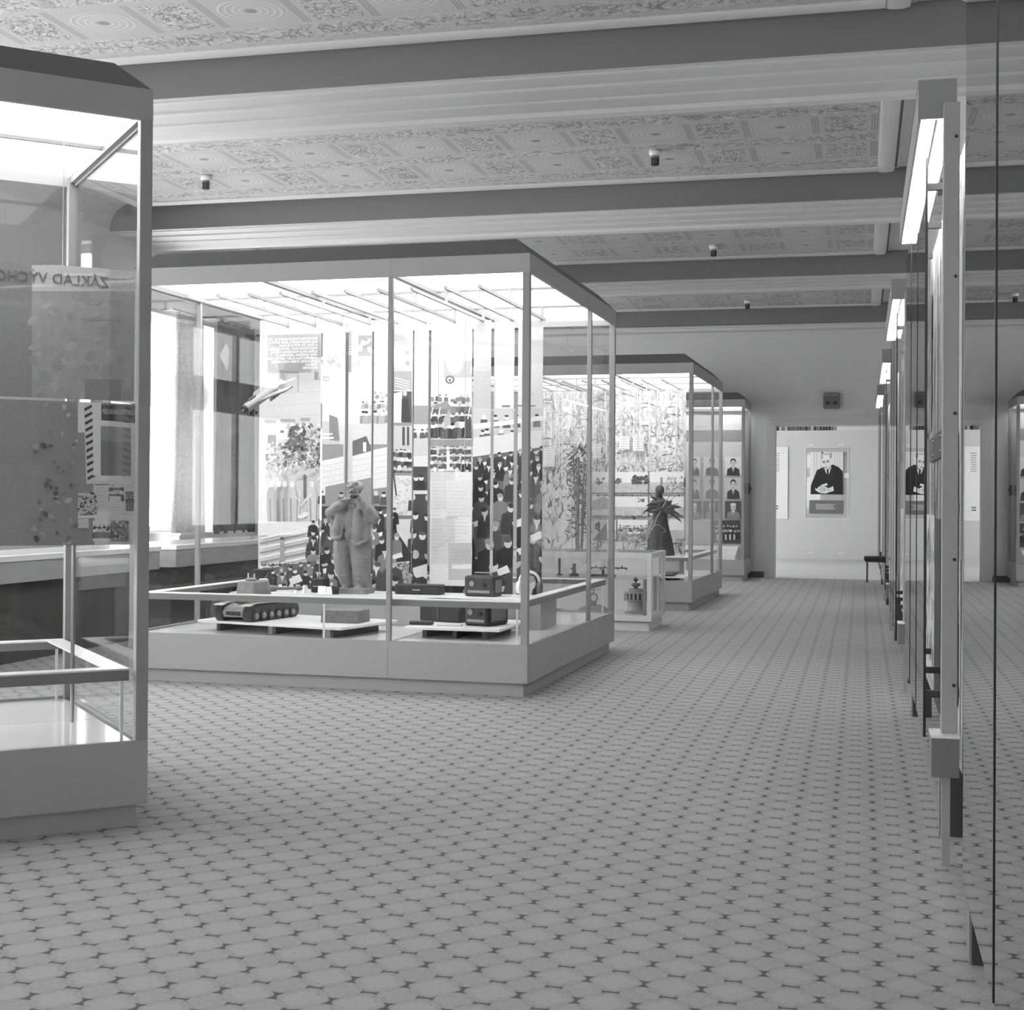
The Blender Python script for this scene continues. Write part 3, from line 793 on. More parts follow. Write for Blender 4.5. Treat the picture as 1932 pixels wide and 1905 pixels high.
# ------------------------------------------------------------------ large case: objects on the white boards
def board(label, O, rz, w_, d_, z, legs=True):
    t = thing('display_board', label, 'display board', (O.x, O.y, ZB - .012), rz)
    h = z - (ZB - .012)
    MB().box(0, w_, 0, d_, h - .018, h).build('board_top', M_WHITE, t, bevel=.002, seg=1)
    for x in (.12, w_ * .5, w_ - .12):
        MB().box(x - .015, x + .015, .08, d_ - .08, 0, h - .018).build('batten', M_CHAR, t)
    return t
ZBD = .392
b1a = L1(-2.46, .33); b1b = L1(-1.29, .075)
ang1 = math.atan2(b1b.y - b1a.y, b1b.x - b1a.x); B1 = local((b1a.x, b1a.y), ang1)
board('white display board carrying the model tank and a stone block', b1a, ang1, (b1b - b1a).length, .70, ZBD)
b2a = L1(-.93, .30); B2 = local((b2a.x, b2a.y), RZ)
board('white display board carrying the black radio sets', b2a, RZ, .66, .75, ZBD)
# higher rear platform
pf = thing('rear_platform', 'long pale platform across the back of the large case', 'platform', L1(-2.6, 1.12, ZB - .012), RZ)
MB().box(0, 2.4, 0, .48, 0, .2).build('platform_body', M_CASE, pf); MB().box(-.01, 2.41, -.01, .49, .2, .215).build('platform_top', M_WHITE, pf)
ZPF = ZB - .012 + .215

# model tank (rear towards the viewer, gun pointing away to the right)
tkP = L1(-2.10, .54, ZBD)
tk = thing('model_tank', 'grey model tank with side skirts standing on the white board', 'model tank', tkP, RZ + math.radians(-10))
hw = .145; hl = .30
MB().prism([(-hl + .02, .03), (-hl - .0, .06), (-hl + .03, .098), (-hl + .11, .118), (hl - .06, .118), (hl, .07), (hl - .03, .03)], 'x', -.085, .085).build('hull', M_TANK, tk)
for s in (-1, 1):
    prof = []
    for k in range(10):
        a = math.pi / 2 + math.pi * k / 9; prof.append((-hl + .055 + .055 * math.cos(a), .055 + .055 * math.sin(a)))
    for k in range(10):
        a = -math.pi / 2 + math.pi * k / 9; prof.append((hl - .055 + .055 * math.cos(a), .055 + .055 * math.sin(a)))
    x0, x1 = (s * .088, s * hw)
    MB().prism(prof, 'x', min(x0, x1), max(x0, x1) - (.006 if s > 0 else 0)).build('track', M_TRACK, tk)
    lk = MB()
    for k in range(16):
        a = math.pi / 2 + math.pi * k / 15; y, z = -hl + .055 + .057 * math.cos(a), .055 + .057 * math.sin(a)
        lk.box(min(x0, x1), max(x0, x1), y - .004, y + .004, z - .004, z + .004)
    o = lk.build('track_link', M_TRACK, tk); o['kind'] = 'stuff'
    for k in range(6):
        y = -hl + .07 + k * .088; xo = s * (hw - .004)
        wl = MB().cyl((xo, y, .04), (xo + s * .012, y, .04), .036, .036, 16).build('road_wheel', M_TRACK, tk)
        MB().cyl((xo + s * .012, y, .04), (xo + s * .02, y, .04), .02, .014, 12).build('wheel_hub', M_TANK, wl)
    fz = .108
    MB().prism([(-hl + .0, fz), (-hl + .08, fz + .012), (hl - .02, fz + .012), (hl - .02, fz + .018), (-hl + .07, fz + .018), (-hl - .005, fz + .007)], 'x', min(s * .08, s * .15), max(s * .08, s * .15)).build('fender', M_TANK, tk)
    MB().prism([(-hl - .006, fz + .001), (-hl + .03, fz + .007), (-hl + .03, fz + .012), (-hl - .006, fz + .008)], 'x', min(s * .078, s * .152), max(s * .078, s * .152)).build('mudguard', M_WHITE, tk)
sv = MB()
for k in range(6): sv.box(-.05 + k * .02, -.038 + k * .02, -hl - .004, -hl + .01, .045, .07)
o = sv.build('rear_louvre', M_CHAR, tk); o['kind'] = 'stuff'
MB().box(-.03, .03, -hl + .09, -hl + .1, .116, .12).build('engine_grille', M_CHAR, tk)
tu = MB(); zt = .122; th_t = .145
bot = [(-.085, -.16), (.085, -.16), (.098, .02), (.05, .10), (-.05, .10), (-.098, .02)]; top = [(-.068, -.15), (.068, -.15), (.078, 0), (.04, .07), (-.04, .07), (-.078, 0)]
tu.add([(x, y, zt) for x, y in bot] + [(x, y, zt + th_t) for x, y in top], [tuple(range(5, -1, -1)), tuple(range(6, 12))] + [(i, (i + 1) % 6, (i + 1) % 6 + 6, i + 6) for i in range(6)])
turret = tu.build('turret', M_TANK, tk, bevel=.008)
MB().lathe([(.038, 0), (.04, .012), (.03, .02), (.012, .022)], 16, (-.02, -.06, zt + th_t)).build('cupola', M_TANK, turret)
MB().lathe([(.032, 0), (.034, .01), (.02, .014)], 14, (.035, .01, zt + th_t)).build('hatch', M_WHITE, turret)
MB().cyl((-.03, -.08, zt + th_t), (-.03, -.08, zt + th_t + .055), .005, n=8).build('periscope', M_WHITE, turret); MB().cyl((.0, -.05, zt + th_t), (.0, -.05, zt + th_t + .05), .004, n=8).build('periscope', M_WHITE, turret)
gn = MB().cyl((.02, .07, zt + .085), (.03, .16, zt + .082), .026, .022, 14); gn.cyl((.03, .16, zt + .082), (.055, .40, zt + .07), .012, .011, 12); gn.cyl((.055, .40, zt + .07), (.059, .44, zt + .068), .017, .017, 12)
gn.build('gun_barrel', M_TANK, turret)

# stone block
sbP = L1(-1.43, .50, ZBD)
sb = MB(); sb.frustum((-.14, .14, -.10, .12), 0, (-.135, .135, -.095, .115), .085)
so = sb.build('stone_block', M_STONE, None, bevel=.006); so.location = sbP; so.rotation_euler = (0, 0, RZ)
tag(so, 'rough grey stone block lying on the white board right of the model tank', 'stone')

# statues: one continuous surface each, grown from overlapping volumes
def grow(mb, name, m, t, voxel, disp=0.0, sm=4):
    o = mb.build(name, m, t, True)
    r = o.modifiers.new('union', 'REMESH'); r.mode = 'VOXEL'; r.voxel_size = voxel; r.use_smooth_shade = True
    s_ = o.modifiers.new('smooth', 'SMOOTH'); s_.factor = .5; s_.iterations = sm
    if disp:
        tx = bpy.data.textures.new('folds', 'CLOUDS'); tx.noise_scale = .045; tx.noise_depth = 2
        d = o.modifiers.new('folds', 'DISPLACE'); d.texture = tx; d.strength = disp; d.mid_level = .5
    return o
stP = L1(-1.70, 1.32, ZPF)
st = thing('worker_statue', 'grey plaster statue of a worker in a cap and open jacket', 'statue', stP, RZ)
mb = MB()
HEADM = Matrix.Translation((.004, -.012, .775)) @ Matrix.Rotation(math.radians(-36), 4, 'Z') @ Matrix.Rotation(math.radians(-10), 4, 'X')
def turned(sub): return MB().add([HEADM @ Vector(v) for v in sub.v], sub.f)
hm = MB(); hm.ball((0, .006, .008), (.047, .056, .055), 18, 12); hm.ball((0, -.016, -.028), (.035, .036, .032)); hm.ball((0, -.042, -.048), (.014, .012, .011))
hm.limb([((0, -.050, .012), .005), ((0, -.0605, -.009), .0072)], 8); hm.limb([((-.030, -.043, .021), .009), ((.030, -.043, .021), .009)], 8)
for s_ in (-1, 1): hm.ball((s_ * .027, -.034, -.012), .017); hm.ball((s_ * .048, .008, -.004), (.007, .014, .019))
hm.ball((0, -.051, -.0285), (.017, .007, .0045)); hm.ball((0, -.050, -.0385), (.014, .007, .004)); hm.limb([((0, .012, -.03), .034), ((0, .02, -.10), .042)])
hd_ = turned(hm); mb.v += [tuple(v) for v in hd_.v]; mb.f += [tuple(i for i in f) for f in hd_.f]
for zz, rx, ry in ((.625, .12, .066), (.59, .132, .076), (.55, .13, .08), (.50, .126, .08), (.46, .124, .08), (.42, .122, .08), (.39, .12, .08)): mb.ball((.0, .01, zz), (rx, ry, .075))
# open collar and lapels
mb.limb([((-.05, -.045, .685), .022), ((-.075, -.066, .63), .024), ((-.045, -.082, .57), .014)], 8); mb.limb([((.05, -.04, .68), .022), ((.07, -.064, .63), .024), ((.03, -.086, .56), .014)], 8)
# arms: elbows out, hands lifted to the chin
mb.limb([((-.118, .0, .632), .048), ((-.155, -.03, .59), .046), ((-.165, -.055, .60), .043), ((-.09, -.105, .645), .039), ((-.02, -.125, .685), .029), ((.005, -.128, .70), .021)])
mb.limb([((.118, .0, .625), .047), ((.165, -.02, .565), .046), ((.172, -.05, .565), .043), ((.14, -.095, .63), .036), ((.11, -.115, .68), .027), ((.10, -.122, .70), .021)])
mb.tube([(-.05, -.15, .70), (-.02, -.162, .695), (-.006, -.15, .70), (-.03, -.11, .715)], .007, 8)
# jacket fronts hanging open over the shirt
mb.limb([((-.075, -.07, .58), .045), ((-.092, -.08, .48), .044), ((-.10, -.078, .43), .04)]); mb.limb([((-.14, -.04, .56), .03), ((-.142, -.04, .43), .03)])
mb.limb([((.06, -.085, .6), .04), ((.075, -.095, .5), .046), ((.07, -.092, .40), .04)]); mb.limb([((.12, -.06, .58), .036), ((.125, -.065, .42), .036)])
mb.limb([((-.005, -.06, .56), .05), ((0, -.055, .44), .052)])
mb.tube([(-.155, -.05, .425), (-.11, -.115, .412), (-.06, -.115, .418)], .011, 8); mb.tube([(.03, -.13, .40), (.075, -.135, .365), (.12, -.1, .39), (.15, -.05, .40)], .010, 8)
mb.tube([(-.04, -.098, .57), (-.04, -.108, .50), (-.055, -.108, .42)], .007, 8); mb.tube([(.022, -.108, .6), (.022, -.124, .5), (.05, -.124, .39)], .007, 8)
# wide crumpled trousers
mb.limb([((-.075, 0, .37), .08), ((-.08, -.012, .27), .074), ((-.075, -.015, .18), .064), ((-.05, -.005, .10), .056), ((-.035, 0, .06), .05)])
mb.limb([((.06, 0, .37), .082), ((.068, -.018, .26), .078), ((.07, -.01, .16), .07), ((.07, 0, .09), .066), ((.066, 0, .05), .062)])
for (x, y, z, w_, t_) in ((-.08, -.082, .27, .055, .2), (-.075, -.075, .215, .05, -.25), (.07, -.092, .275, .06, -.15), (.07, -.085, .225, .055, .1), (.07, -.075, .15, .05, .25), (-.06, -.066, .13, .045, .3), (.068, -.07, .10, .05, -.2), (-.078, -.084, .33, .05, .15), (.06, -.09, .335, .05, -.3)):
    mb.limb([((x - w_, y + .022, z - w_ * t_), .007), ((x, y, z), .009), ((x + w_, y + .022, z + w_ * t_), .007)], 8)
mb.ball((-.04, -.05, .035), (.032, .06, .03)); mb.ball((.065, -.05, .035), (.036, .06, .03)); mb.box(-.105, .135, -.105, .095, 0, .04); mb.limb([((.07, .03, .03), .07), ((.08, .03, .12), .05)])
grow(mb, 'figure', M_PLASTER, st, .005, .007, 2)
hr = turned(MB().ball((0, .016, .026), (.053, .058, .044), 16, 10).ball((.02, -.014, .05), (.034, .034, .02)).ball((-.018, .0, .055), (.034, .04, .018)))
grow(hr, 'hair', mat('pale plaster', 176, .8, var=.2, scale=30, bump=.6), st, .004, .008, 1)
eb = turned(MB().ball((-.0175, -.0465, .0065), (.010, .006, .0055), 8, 6)); e2 = turned(MB().ball((.0175, -.0465, .0065), (.010, .006, .0055), 8, 6))
eb.build('eye', M_CHAR, st, True); e2.build('eye', M_CHAR, st, True)
hd = MB()
for s_, cx in ((-1, .018), (1, .094)):
    hd.ball((cx, -.138, .712), (.016, .017, .024))
    for k in range(4):
        L_ = (.024, .028, .027, .021)[k]
        hd.limb([((cx + s_ * .006, -.148, .702 + k * .0115), .0064), ((cx - s_ * (L_ * .55), -.166, .706 + k * .0115), .0058), ((cx - s_ * L_, -.170, .708 + k * .011), .005)], 8)
    hd.limb([((cx + s_ * .002, -.136, .732), .007), ((cx - s_ * .008, -.146, .752), .006), ((cx - s_ * .012, -.152, .764), .005)], 8)
grow(hd, 'hands', M_PLASTER, st, .0028, 0, 1)
MB().ball((.064, -.16, .726), (.031, .026, .02), 18, 12).build('round_loaf', M_CHAR, st, True)

def rbox(name, w_, d_, h, r, m, parent, loc=(0, 0, 0)):
    o = MB().box(-w_ / 2, w_ / 2, -d_ / 2, d_ / 2, 0, h).build(name, m, parent, bevel=r, seg=4); o.location = loc; return o
# radio sets and boxes on the right board
def radio(label, loc, rz, w_, d_, h, m, knob=True, handle=True):
    t = thing('radio_set', label, 'radio', loc, rz)
    rbox('casing', w_, d_, h, .018, m, t)
    MB().box(-w_ * .42, w_ * .42, -d_ / 2 - .004, -d_ / 2 + .002, h * .1, h * .88).build('front_plate', M_CHAR, t, bevel=.004, seg=1)
    MB().box(-w_ * .36, w_ * .36, -d_ / 2 - .007, -d_ / 2 - .003, h * .18, h * .3).build('trim_bar', M_STEEL, t)
    if knob:
        for x, z, r in ((-.22 * w_, .62 * h, .02), (.18 * w_, .55 * h, .014)):
            MB().cyl((x, -d_ / 2 - .012, z), (x, -d_ / 2, z), r, r, 16).build('knob', M_STEEL if r > .015 else M_DARK, t)
    for x in (-1, 1): MB().box(x * (w_ / 2 + .001) - .003, x * (w_ / 2 + .001) + .003, -d_ * .35, d_ * .35, h * .2, h * .8).build('side_vent', M_MID, t)
    if handle: MB().tube([(-w_ * .3, 0, h - .002), (-w_ * .28, 0, h + .02), (w_ * .28, 0, h + .02), (w_ * .3, 0, h - .002)], .004).build('handle', M_STEEL, t)
    return t
radio('black radio set with round knobs at the front right of the large case', L1(-.45, .62, ZBD), RZ + math.radians(-14), .185, .28, .15, M_DARK, handle=False)
bx_ = thing('transmitter_box', 'wide black transmitter box left of the front radio set', 'radio', L1(-.79, .80, ZBD), RZ + math.radians(-14))
rbox('casing', .33, .2, .15, .012, M_DARK, bx_); MB().box(-.02, .0, -.105, -.1, .02, .12).build('strap', M_CHAR, bx_); MB().box(-.14, .14, -.104, -.1, .118, .128).build('edge_trim', M_MID, bx_)
MB().cyl((.15, -.11, .1), (.15, -.09, .1), .022, .022, 14).build('knob', M_CHAR, bx_)
radio('grey field radio with carrying handle on the rear platform', L1(-.70, 1.38, ZPF), RZ + math.radians(-8), .24, .16, .15, M_CHAR)
# headphones
hp = thing('headphones', 'white headphones beside the grey field radio', 'headphones', L1(-.34, 1.34, ZPF), RZ)
hp.location.z += .052
MB().tube([(.075 * math.cos(math.pi * k / 12), 0, .06 + .075 * math.sin(math.pi * k / 12)) for k in range(13)], .011, 8).build('headband', M_WHITE, hp)
for s in (-1, 1): MB().cyl((s * .065, 0, .02), (s * .09, 0, .02), .05, .045, 16).build('ear_cushion', M_WHITE if s < 0 else M_MID, hp)
# flat things on the right board
lb = thing('leather_case', 'flat dark leather case lying at the front of the radio board', 'leather case', L1(-.86, .46, ZBD), RZ + .1)
rbox('body', .16, .06, .026, .01, M_CHAR, lb); MB().box(-.07, .07, -.033, -.029, .008, .018).build('flap', M_DARK, lb)
def booklet(label, loc, rz, w_, d_, h, m=M_WHITE, cat='booklet', name='booklet'):
    t = thing(name, label, cat, loc, rz)
    MB().box(-w_ / 2, w_ / 2, -d_ / 2, d_ / 2, 0, h * .5).build('pages', mat('paper edge', 215, .9), t)
    MB().box(-w_ / 2 - .002, w_ / 2 + .002, -d_ / 2 - .002, d_ / 2 + .002, h * .5, h).build('cover', m, t)
    return t
booklet('thin white booklet lying in front of the transmitter box', L1(-.66, .46, ZBD), RZ + .15, .16, .09, .012)
booklet('white paper leaflet lying in front of the front radio set', L1(-.46, .39, ZBD), RZ, .13, .07, .004)
# dark camera bag and trunk on the platform
def trunk(label, loc, rz, w_, d_, h):
    t = thing('carrying_case', label, 'carrying case', loc, rz)
    rbox('body', w_, d_, h, .012, M_DARK, t)
    MB().box(-w_ / 2 - .002, w_ / 2 + .002, -d_ / 2 - .002, d_ / 2 + .002, h * .62, h * .68).build('lid_seam', M_CHAR, t)
    MB().tube([(-.03, -d_ / 2 - .003, h * .5), (-.028, -d_ / 2 - .02, h * .46), (.028, -d_ / 2 - .02, h * .46), (.03, -d_ / 2 - .003, h * .5)], .004).build('handle', M_STEEL, t)
trunk('dark carrying case left of the plaster statue', L1(-1.97, 1.33, ZPF), RZ, .115, .1, .105)
trunk('dark upright box at the far left of the rear platform', L1(-2.50, 1.42, ZPF), RZ, .13, .1, .16)
trunk('long dark instrument case behind the pale document', L1(-1.20, 1.40, ZPF), RZ, .36, .12, .075)
v = thing('dark_vase', 'dark round-bodied vase on the rear platform behind the tank turret', 'vase', L1(-2.34, 1.22, ZPF), RZ)
MB().lathe([(.02, 0), (.024, .01), (.018, .03), (.034, .06), (.038, .085), (.03, .115), (.014, .135), (.02, .15)], 20).build('vase_body', M_CHAR, v, True)
MB().lathe([(.019, .148), (.021, .153), (.012, .154)], 16).build('rim', M_DARK, v)
fig = [(-2.27, .03), (-2.22, .05), (-2.18, .04), (-2.13, .055), (-2.08, .035), (-2.02, .05)]
for k, (x, h) in enumerate(fig):
    g = thing('paper_model', 'small white paper model in the row behind the tank, number %d from the left' % (k + 1) if 0 else ['leftmost small white model in the row behind the tank', 'second small white model in the row behind the tank', 'third small white model in the row behind the tank', 'tall fourth white model in the row behind the tank', 'low fifth white model in the row behind the tank', 'rightmost small white model in the row behind the tank'][k], 'model', L1(x, 1.16, ZPF), RZ + .2 * k, 'small white models behind the tank')
    MB().frustum((-.022, .022, -.02, .02), 0, (-.016, .016, -.014, .014), h).build('model_body', M_WHITE, g)
    MB().box(-.012, .012, -.01, .01, h, h + .012).build('model_top', M_WHITE, g)
wed = thing('open_album', 'open white album propped beside the statue base', 'album', L1(-1.86, 1.18, ZPF), RZ + .35)
MB().prism([(-.05, 0), (.05, 0), (.05, .055), (.045, .055)], 'x', -.06, .0).build('left_page', M_WHITE, wed); MB().prism([(-.05, 0), (.05, 0), (.05, .05), (.045, .05)], 'x', .002, .06).build('right_page', M_WHITE, wed)
bag = thing('dark_pouch', 'black pouch standing right of the open album', 'pouch', L1(-1.77, 1.15, ZPF), RZ)
rbox('pouch_body', .05, .03, .06, .008, M_DARK, bag); MB().box(-.026, .026, -.017, -.013, .035, .06).build('flap', M_CHAR, bag)

# hanging model jet aircraft
nP = L1(-2.28, .66, 1.87); tP = L1(-2.11, .98, 2.10)
jet = thing('model_jet', 'silver model jet aircraft hanging nose down beside the photograph strips', 'model aircraft', nP)
d_ = (tP - nP); Lj = d_.length; qx = d_.to_track_quat('Y', 'Z'); jet.rotation_mode = 'QUATERNION'; jet.rotation_quaternion = qx
M_JET = mat('silver aircraft paint', 150, .35, .3, var=.08, scale=20)
jb = MB(); prof = [(.030, 0), (.034, .03), (.036, .10), (.034, .2), (.026, .32), (.014, Lj - .02), (.006, Lj)]
vs = []; fs = []; n = 16
for r, y in prof:
    for i in range(n): a = 2 * math.pi * i / n; vs.append((r * math.cos(a), y, r * math.sin(a)))
for k in range(len(prof) - 1):
    for i in range(n): fs.append((k * n + i, (k + 1) * n + i, (k + 1) * n + (i + 1) % n, k * n + (i + 1) % n))
fs.append(tuple((len(prof) - 1) * n + i for i in range(n))); jb.add(vs, fs)
jb.build('fuselage', M_JET, jet, True)
ir = MB(); vs = []
for r, y in ((.031, -.004), (.034, .012), (.022, .012), (.022, -.004)):
    for i in range(n): a = 2 * math.pi * i / n; vs.append((r * math.cos(a), y, r * math.sin(a)))
fs = []
for k in range(4):
    for i in range(n): fs.append((k * n + i, ((k + 1) % 4) * n + i, ((k + 1) % 4) * n + (i + 1) % n, k * n + (i + 1) % n))
ir.add(vs, fs); ir.build('intake_ring', M_DARK, jet)
MB().ball((0, .012, 0), (.014, .03, .014)).build('intake_cone', M_STEEL, jet, True)
for s in (-1, 1):
    MB().prism([(s * .03, .10), (s * .03, .22), (s * .20, .33), (s * .20, .27)], 'z', -.006, .004).build('wing', M_JET, jet)
    MB().prism([(s * .01, Lj - .07), (s * .01, Lj - .01), (s * .085, Lj + .035), (s * .085, Lj)], 'z', -.003, .003).build('tailplane', M_WHITE, jet)
    MB().cyl((s * .10, .17, -.022), (s * .10, .30, -.022), .011, .006, 10).build('drop_tank', M_MID, jet)
    gl = MB().cyl((s * .02, .06, -.02), (s * .03, .06, -.055), .003, n=6); gl.cyl((s * .028, .06, -.06), (s * .036, .06, -.06), .013, n=12); gl.build('landing_wheel', M_DARK, jet)
MB().prism([(.02, Lj - .12), (.02, Lj - .0), (.11, Lj + .04), (.11, Lj - .01)], 'x', -.003, .003).build('tail_fin', M_JET, jet)
for v_ in jet.children:
    if v_.name.startswith('tail_fin'):
        for q in v_.data.vertices: q.co = (q.co.x, q.co.z if False else q.co.y, q.co.z)
MB().ball((0, .10, .03), (.016, .05, .018)).build('canopy', M_CHAR, jet, True)
th_ = MB(); inv = Matrix.Translation(nP) @ qx.to_matrix().to_4x4(); ii = inv.inverted(); a = ii @ (nP + d_ * .45 + Vector((0, 0, .03))); b = ii @ (nP + d_ * .45 + Vector((0, 0, 2.70 - (nP + d_ * .45).z)))
th_.cyl(a, b, .001, n=5); th_.build('thread', M_STEEL, jet)

# ------------------------------------------------------------------ second case: corn mural, landscape pictures, statue
corn = Pic(); corn.rect(1000, 700, 1310, 1060, 232)
def leaf(x, y, h, bend, w_, g):
    n = 6; L = []; R = []
    for k in range(n + 1):
        t = k / n; px = x + bend * t * t; py = y - h * t + abs(bend) * .55 * t ** 3; ww = w_ * (1 - t) ** .7
        L.append((px - ww / 2, py)); R.append((px + ww / 2, py))
    corn.poly(L + R[::-1], g)
for k in range(1300):
    x = random.uniform(1005, 1305); y = random.uniform(730, 905)
    fade = (y - 720) / 180
    leaf(x, y, random.uniform(12, 38), random.uniform(-40, 40), random.uniform(1.6, 5.2), random.choice((random.uniform(232, 252), random.uniform(232, 250), random.uniform(190, 228) - 20 * fade, random.uniform(160, 205) - 30 * fade)))
for k in range(16):
    x = random.uniform(1010, 1300); corn.line(x, 1050, x + random.uniform(-8, 8), 740, 2.6, random.uniform(205, 245))
for k in range(620): leaf(random.uniform(1005, 1300), random.uniform(890, 1060), random.uniform(10, 32), random.uniform(-28, 28), random.uniform(1.5, 5), random.choice((245, 235, 210, 180, 140, 115)))
inv2 = inv_frame(O2, RZ)
Y2 = 1.5
ci = px_items(corn, L2(0, Y2), N1, inv2)
def u2(px, y, py=900): return inv2(at_plane(px, py, L2(0, y), N1))
e = [1006, 1042, 1080, 1118, 1157, 1200, 1242, 1294]
names = ['leftmost', 'second', 'third', 'fourth', 'fifth', 'sixth', 'rightmost']
for k in range(7):
    print_board('corn_mural_strip', names[k] + ' strip of the tall corn field mural in the second case', 'photograph', L2, Y2, u2(e[k], Y2)[0] + .003, u2(e[k + 1], Y2)[0] - .003, .36, 2.60, ci, 232, .006, 'corn mural strips', rz=RZ, hooks=2.68)
# landscape pictures in rows
land = Pic()
for r, (y0, y1) in enumerate(((890, 932), (936, 975), (980, 1020))):
    land.rect(1110, y0, 1300, y1, 242); land.rect(1110, y0 + 20, 1300, y1, 205); land.rect(1110, y1 - 3, 1300, y1, 120)
    land.foliage(1110, y0 + 22, 1300, y1 - 3, 160, 185, 220, 4)
land.foliage(1125, 902, 1140, 912, 18, 90, 130, 4); land.foliage(1160, 903, 1172, 911, 18, 90, 130, 4); land.foliage(1193, 898, 1222, 912, 50, 70, 125, 5)
land.poly([(1118, 945), (1140, 936), (1160, 950), (1160, 960), (1118, 962)], 170); land.foliage(1205, 940, 1217, 946, 14, 110, 160, 3)
land.rect(1118, 980, 1145, 1020, 200); land.poly([(1118, 1020), (1145, 985), (1145, 1020)], 120); land.foliage(1124, 985, 1134, 1000, 16, 80, 110, 4); land.crowd(1168, 988, 1225, 1008, 2, 12, 3.2, (110, 170))
land.foliage(1165, 1000, 1230, 1018, 60, 130, 210, 4); land.foliage(1255, 900, 1290, 930, 50, 130, 225, 4); land.rect(1246, 900, 1250, 930, 150)
li = px_items(land, L2(0, 1.42), N1, inv2)
for (x0, x1, y0, y1, nm) in ((1118, 1222, 890, 933, 'wide landscape photograph with dark trees, top row of the corn case'), (1226, 1290, 890, 933, 'small field photograph behind the bronze statue head'), (1118, 1222, 936, 975, 'wide landscape photograph of rolling fields, middle row of the corn case'), (1226, 1290, 936, 975, 'small photograph right of the bronze statue shoulder'),
                              (1165, 1222, 980, 1020, 'photograph of a crowd in a field, bottom row of the corn case'), (1118, 1162, 980, 1020, 'photograph of a sloping field, bottom left of the corn case'), (1262, 1291, 978, 1018, 'pale page with small figures right of the bronze statue skirt')):
    a, zt_ = u2(x0, 1.42, y0); b, zb_ = u2(x1, 1.42, y1)
    print_board('landscape_photo', nm, 'photograph', L2, 1.42, a, b, zb_, zt_, li, 225, .004, 'landscape pictures in the corn case', rz=RZ, hooks=2.612)
# small notices pinned to the mural
nt_ = Pic(); nt_.rect(1000, 800, 1310, 1000, 240)
for k in range(40):
    y = 805 + k * 4.5; nt_.rect(1030, y, 1050, y + 1, 190); nt_.rect(1122, y, 1134, y + 1, 190); nt_.rect(1170, y, 1185, y + 1, 180); nt_.rect(1196, y, 1212, y + 1, 180)
ni = px_items(nt_, L2(0, 1.44), N1, inv2)
for (x0, x1, y0, y1, nm) in ((1168, 1187, 822, 848, 'left one of two small printed notices on the corn mural'), (1194, 1215, 821, 851, 'right one of two small printed notices on the corn mural'), (1119, 1134, 836, 866, 'small printed notice left of the second case post'), (1026, 1047, 846, 880, 'printed notice at the left of the corn mural')):
    a, zt_ = u2(x0, 1.44, y0); b, zb_ = u2(x1, 1.44, y1)
    print_board('notice', nm, 'notice', L2, 1.44, a, b, zb_, zt_, ni, 242, .003, 'small notices on the corn mural', rz=RZ, hooks=2.612)
ob = Pic(); ob.ell(1010, 800, 30, 46, 236, 24); ob.ell(1006, 800, 27, 42, 214, 24); ob.ell(1000, 800, 27, 40, 234, 24)
# dried corn sheaf
dc = thing('dried_corn_sheaf', 'tall dried corn sheaf with dark leaves left of the landscape pictures', 'dried plant', L2(-1.58, 1.2, ZB - .012), RZ)
stm = MB(); lv = MB()
for k in range(9):
    x = random.uniform(-.07, .07); y = random.uniform(-.05, .05); stm.tube([(x * .5, y * .5, 0), (x, y, .7), (x * 1.6, y * 1.6, 1.45)], .008, 6)
for k in range(150):
    z = random.uniform(.5, 1.6); a = random.uniform(0, 6.28); r = random.uniform(.02, .08); l = random.uniform(.08, .2)
    c = Vector((r * math.cos(a), r * math.sin(a), z)); d = Vector((math.cos(a) * .7, math.sin(a) * .7, random.uniform(-.9, .5))) * l; wv = Vector((-math.sin(a), math.cos(a), 0)) * .016
    lv.add([c - wv, c + wv, c + d * .6 + wv * .7 + Vector((0, 0, .02)), c + d, c + d * .6 - wv * .7 + Vector((0, 0, .02))], [(0, 1, 2, 3, 4)])
stm.build('stalks', M_MID, dc); o = lv.build('leaves', mat('dry corn leaf', 105, .8, var=.4, scale=20), dc); o['kind'] = 'stuff'
# bronze harvest woman
p2 = thing('statue_plinth', 'low pale plinth under the bronze statue in the second case', 'plinth', L2(-.52, .95, ZB - .012), RZ)
MB().box(-.26, .26, -.2, .2, 0, .24).build('plinth_body', M_CASE, p2); MB().box(-.27, .27, -.21, .21, .24, .26).build('plinth_top', M_WHITE, p2)
wm = thing('harvester_statue', 'dark bronze statue of a woman in a long skirt holding a sheaf', 'statue', L2(-.52, .95, ZB - .012 + .26), RZ)
mb = MB()
sk = MB(); pr_ = [(.165, .02), (.16, .06), (.15, .13), (.138, .2), (.12, .28), (.1, .36), (.085, .43), (.088, .48), (.1, .55), (.108, .6), (.1, .645), (.06, .675), (.035, .69)]
vs = []; n_ = 40
for i in range(n_):
    a_ = 2 * math.pi * i / n_
    for r, z in pr_:
        f_ = 1 + (.07 * math.sin(9 * a_) * max(0, .42 - z) / .4)
        vs.append((r * f_ * math.cos(a_), r * .74 * f_ * math.sin(a_), z))
m_ = len(pr_); fs = [(i * m_ + k, ((i + 1) % n_) * m_ + k, ((i + 1) % n_) * m_ + k + 1, i * m_ + k + 1) for i in range(n_) for k in range(m_ - 1)]
fs += [tuple(i * m_ for i in range(n_ - 1, -1, -1)), tuple(i * m_ + m_ - 1 for i in range(n_))]
mb.add(vs, fs)
mb.limb([((0, 0, .66), .035), ((-.005, .0, .72), .03)]); mb.ball((-.01, -.005, .765), (.042, .048, .055)); mb.ball((-.012, .02, .775), (.048, .05, .055)); mb.ball((-.01, -.05, .757), (.009, .012, .012))
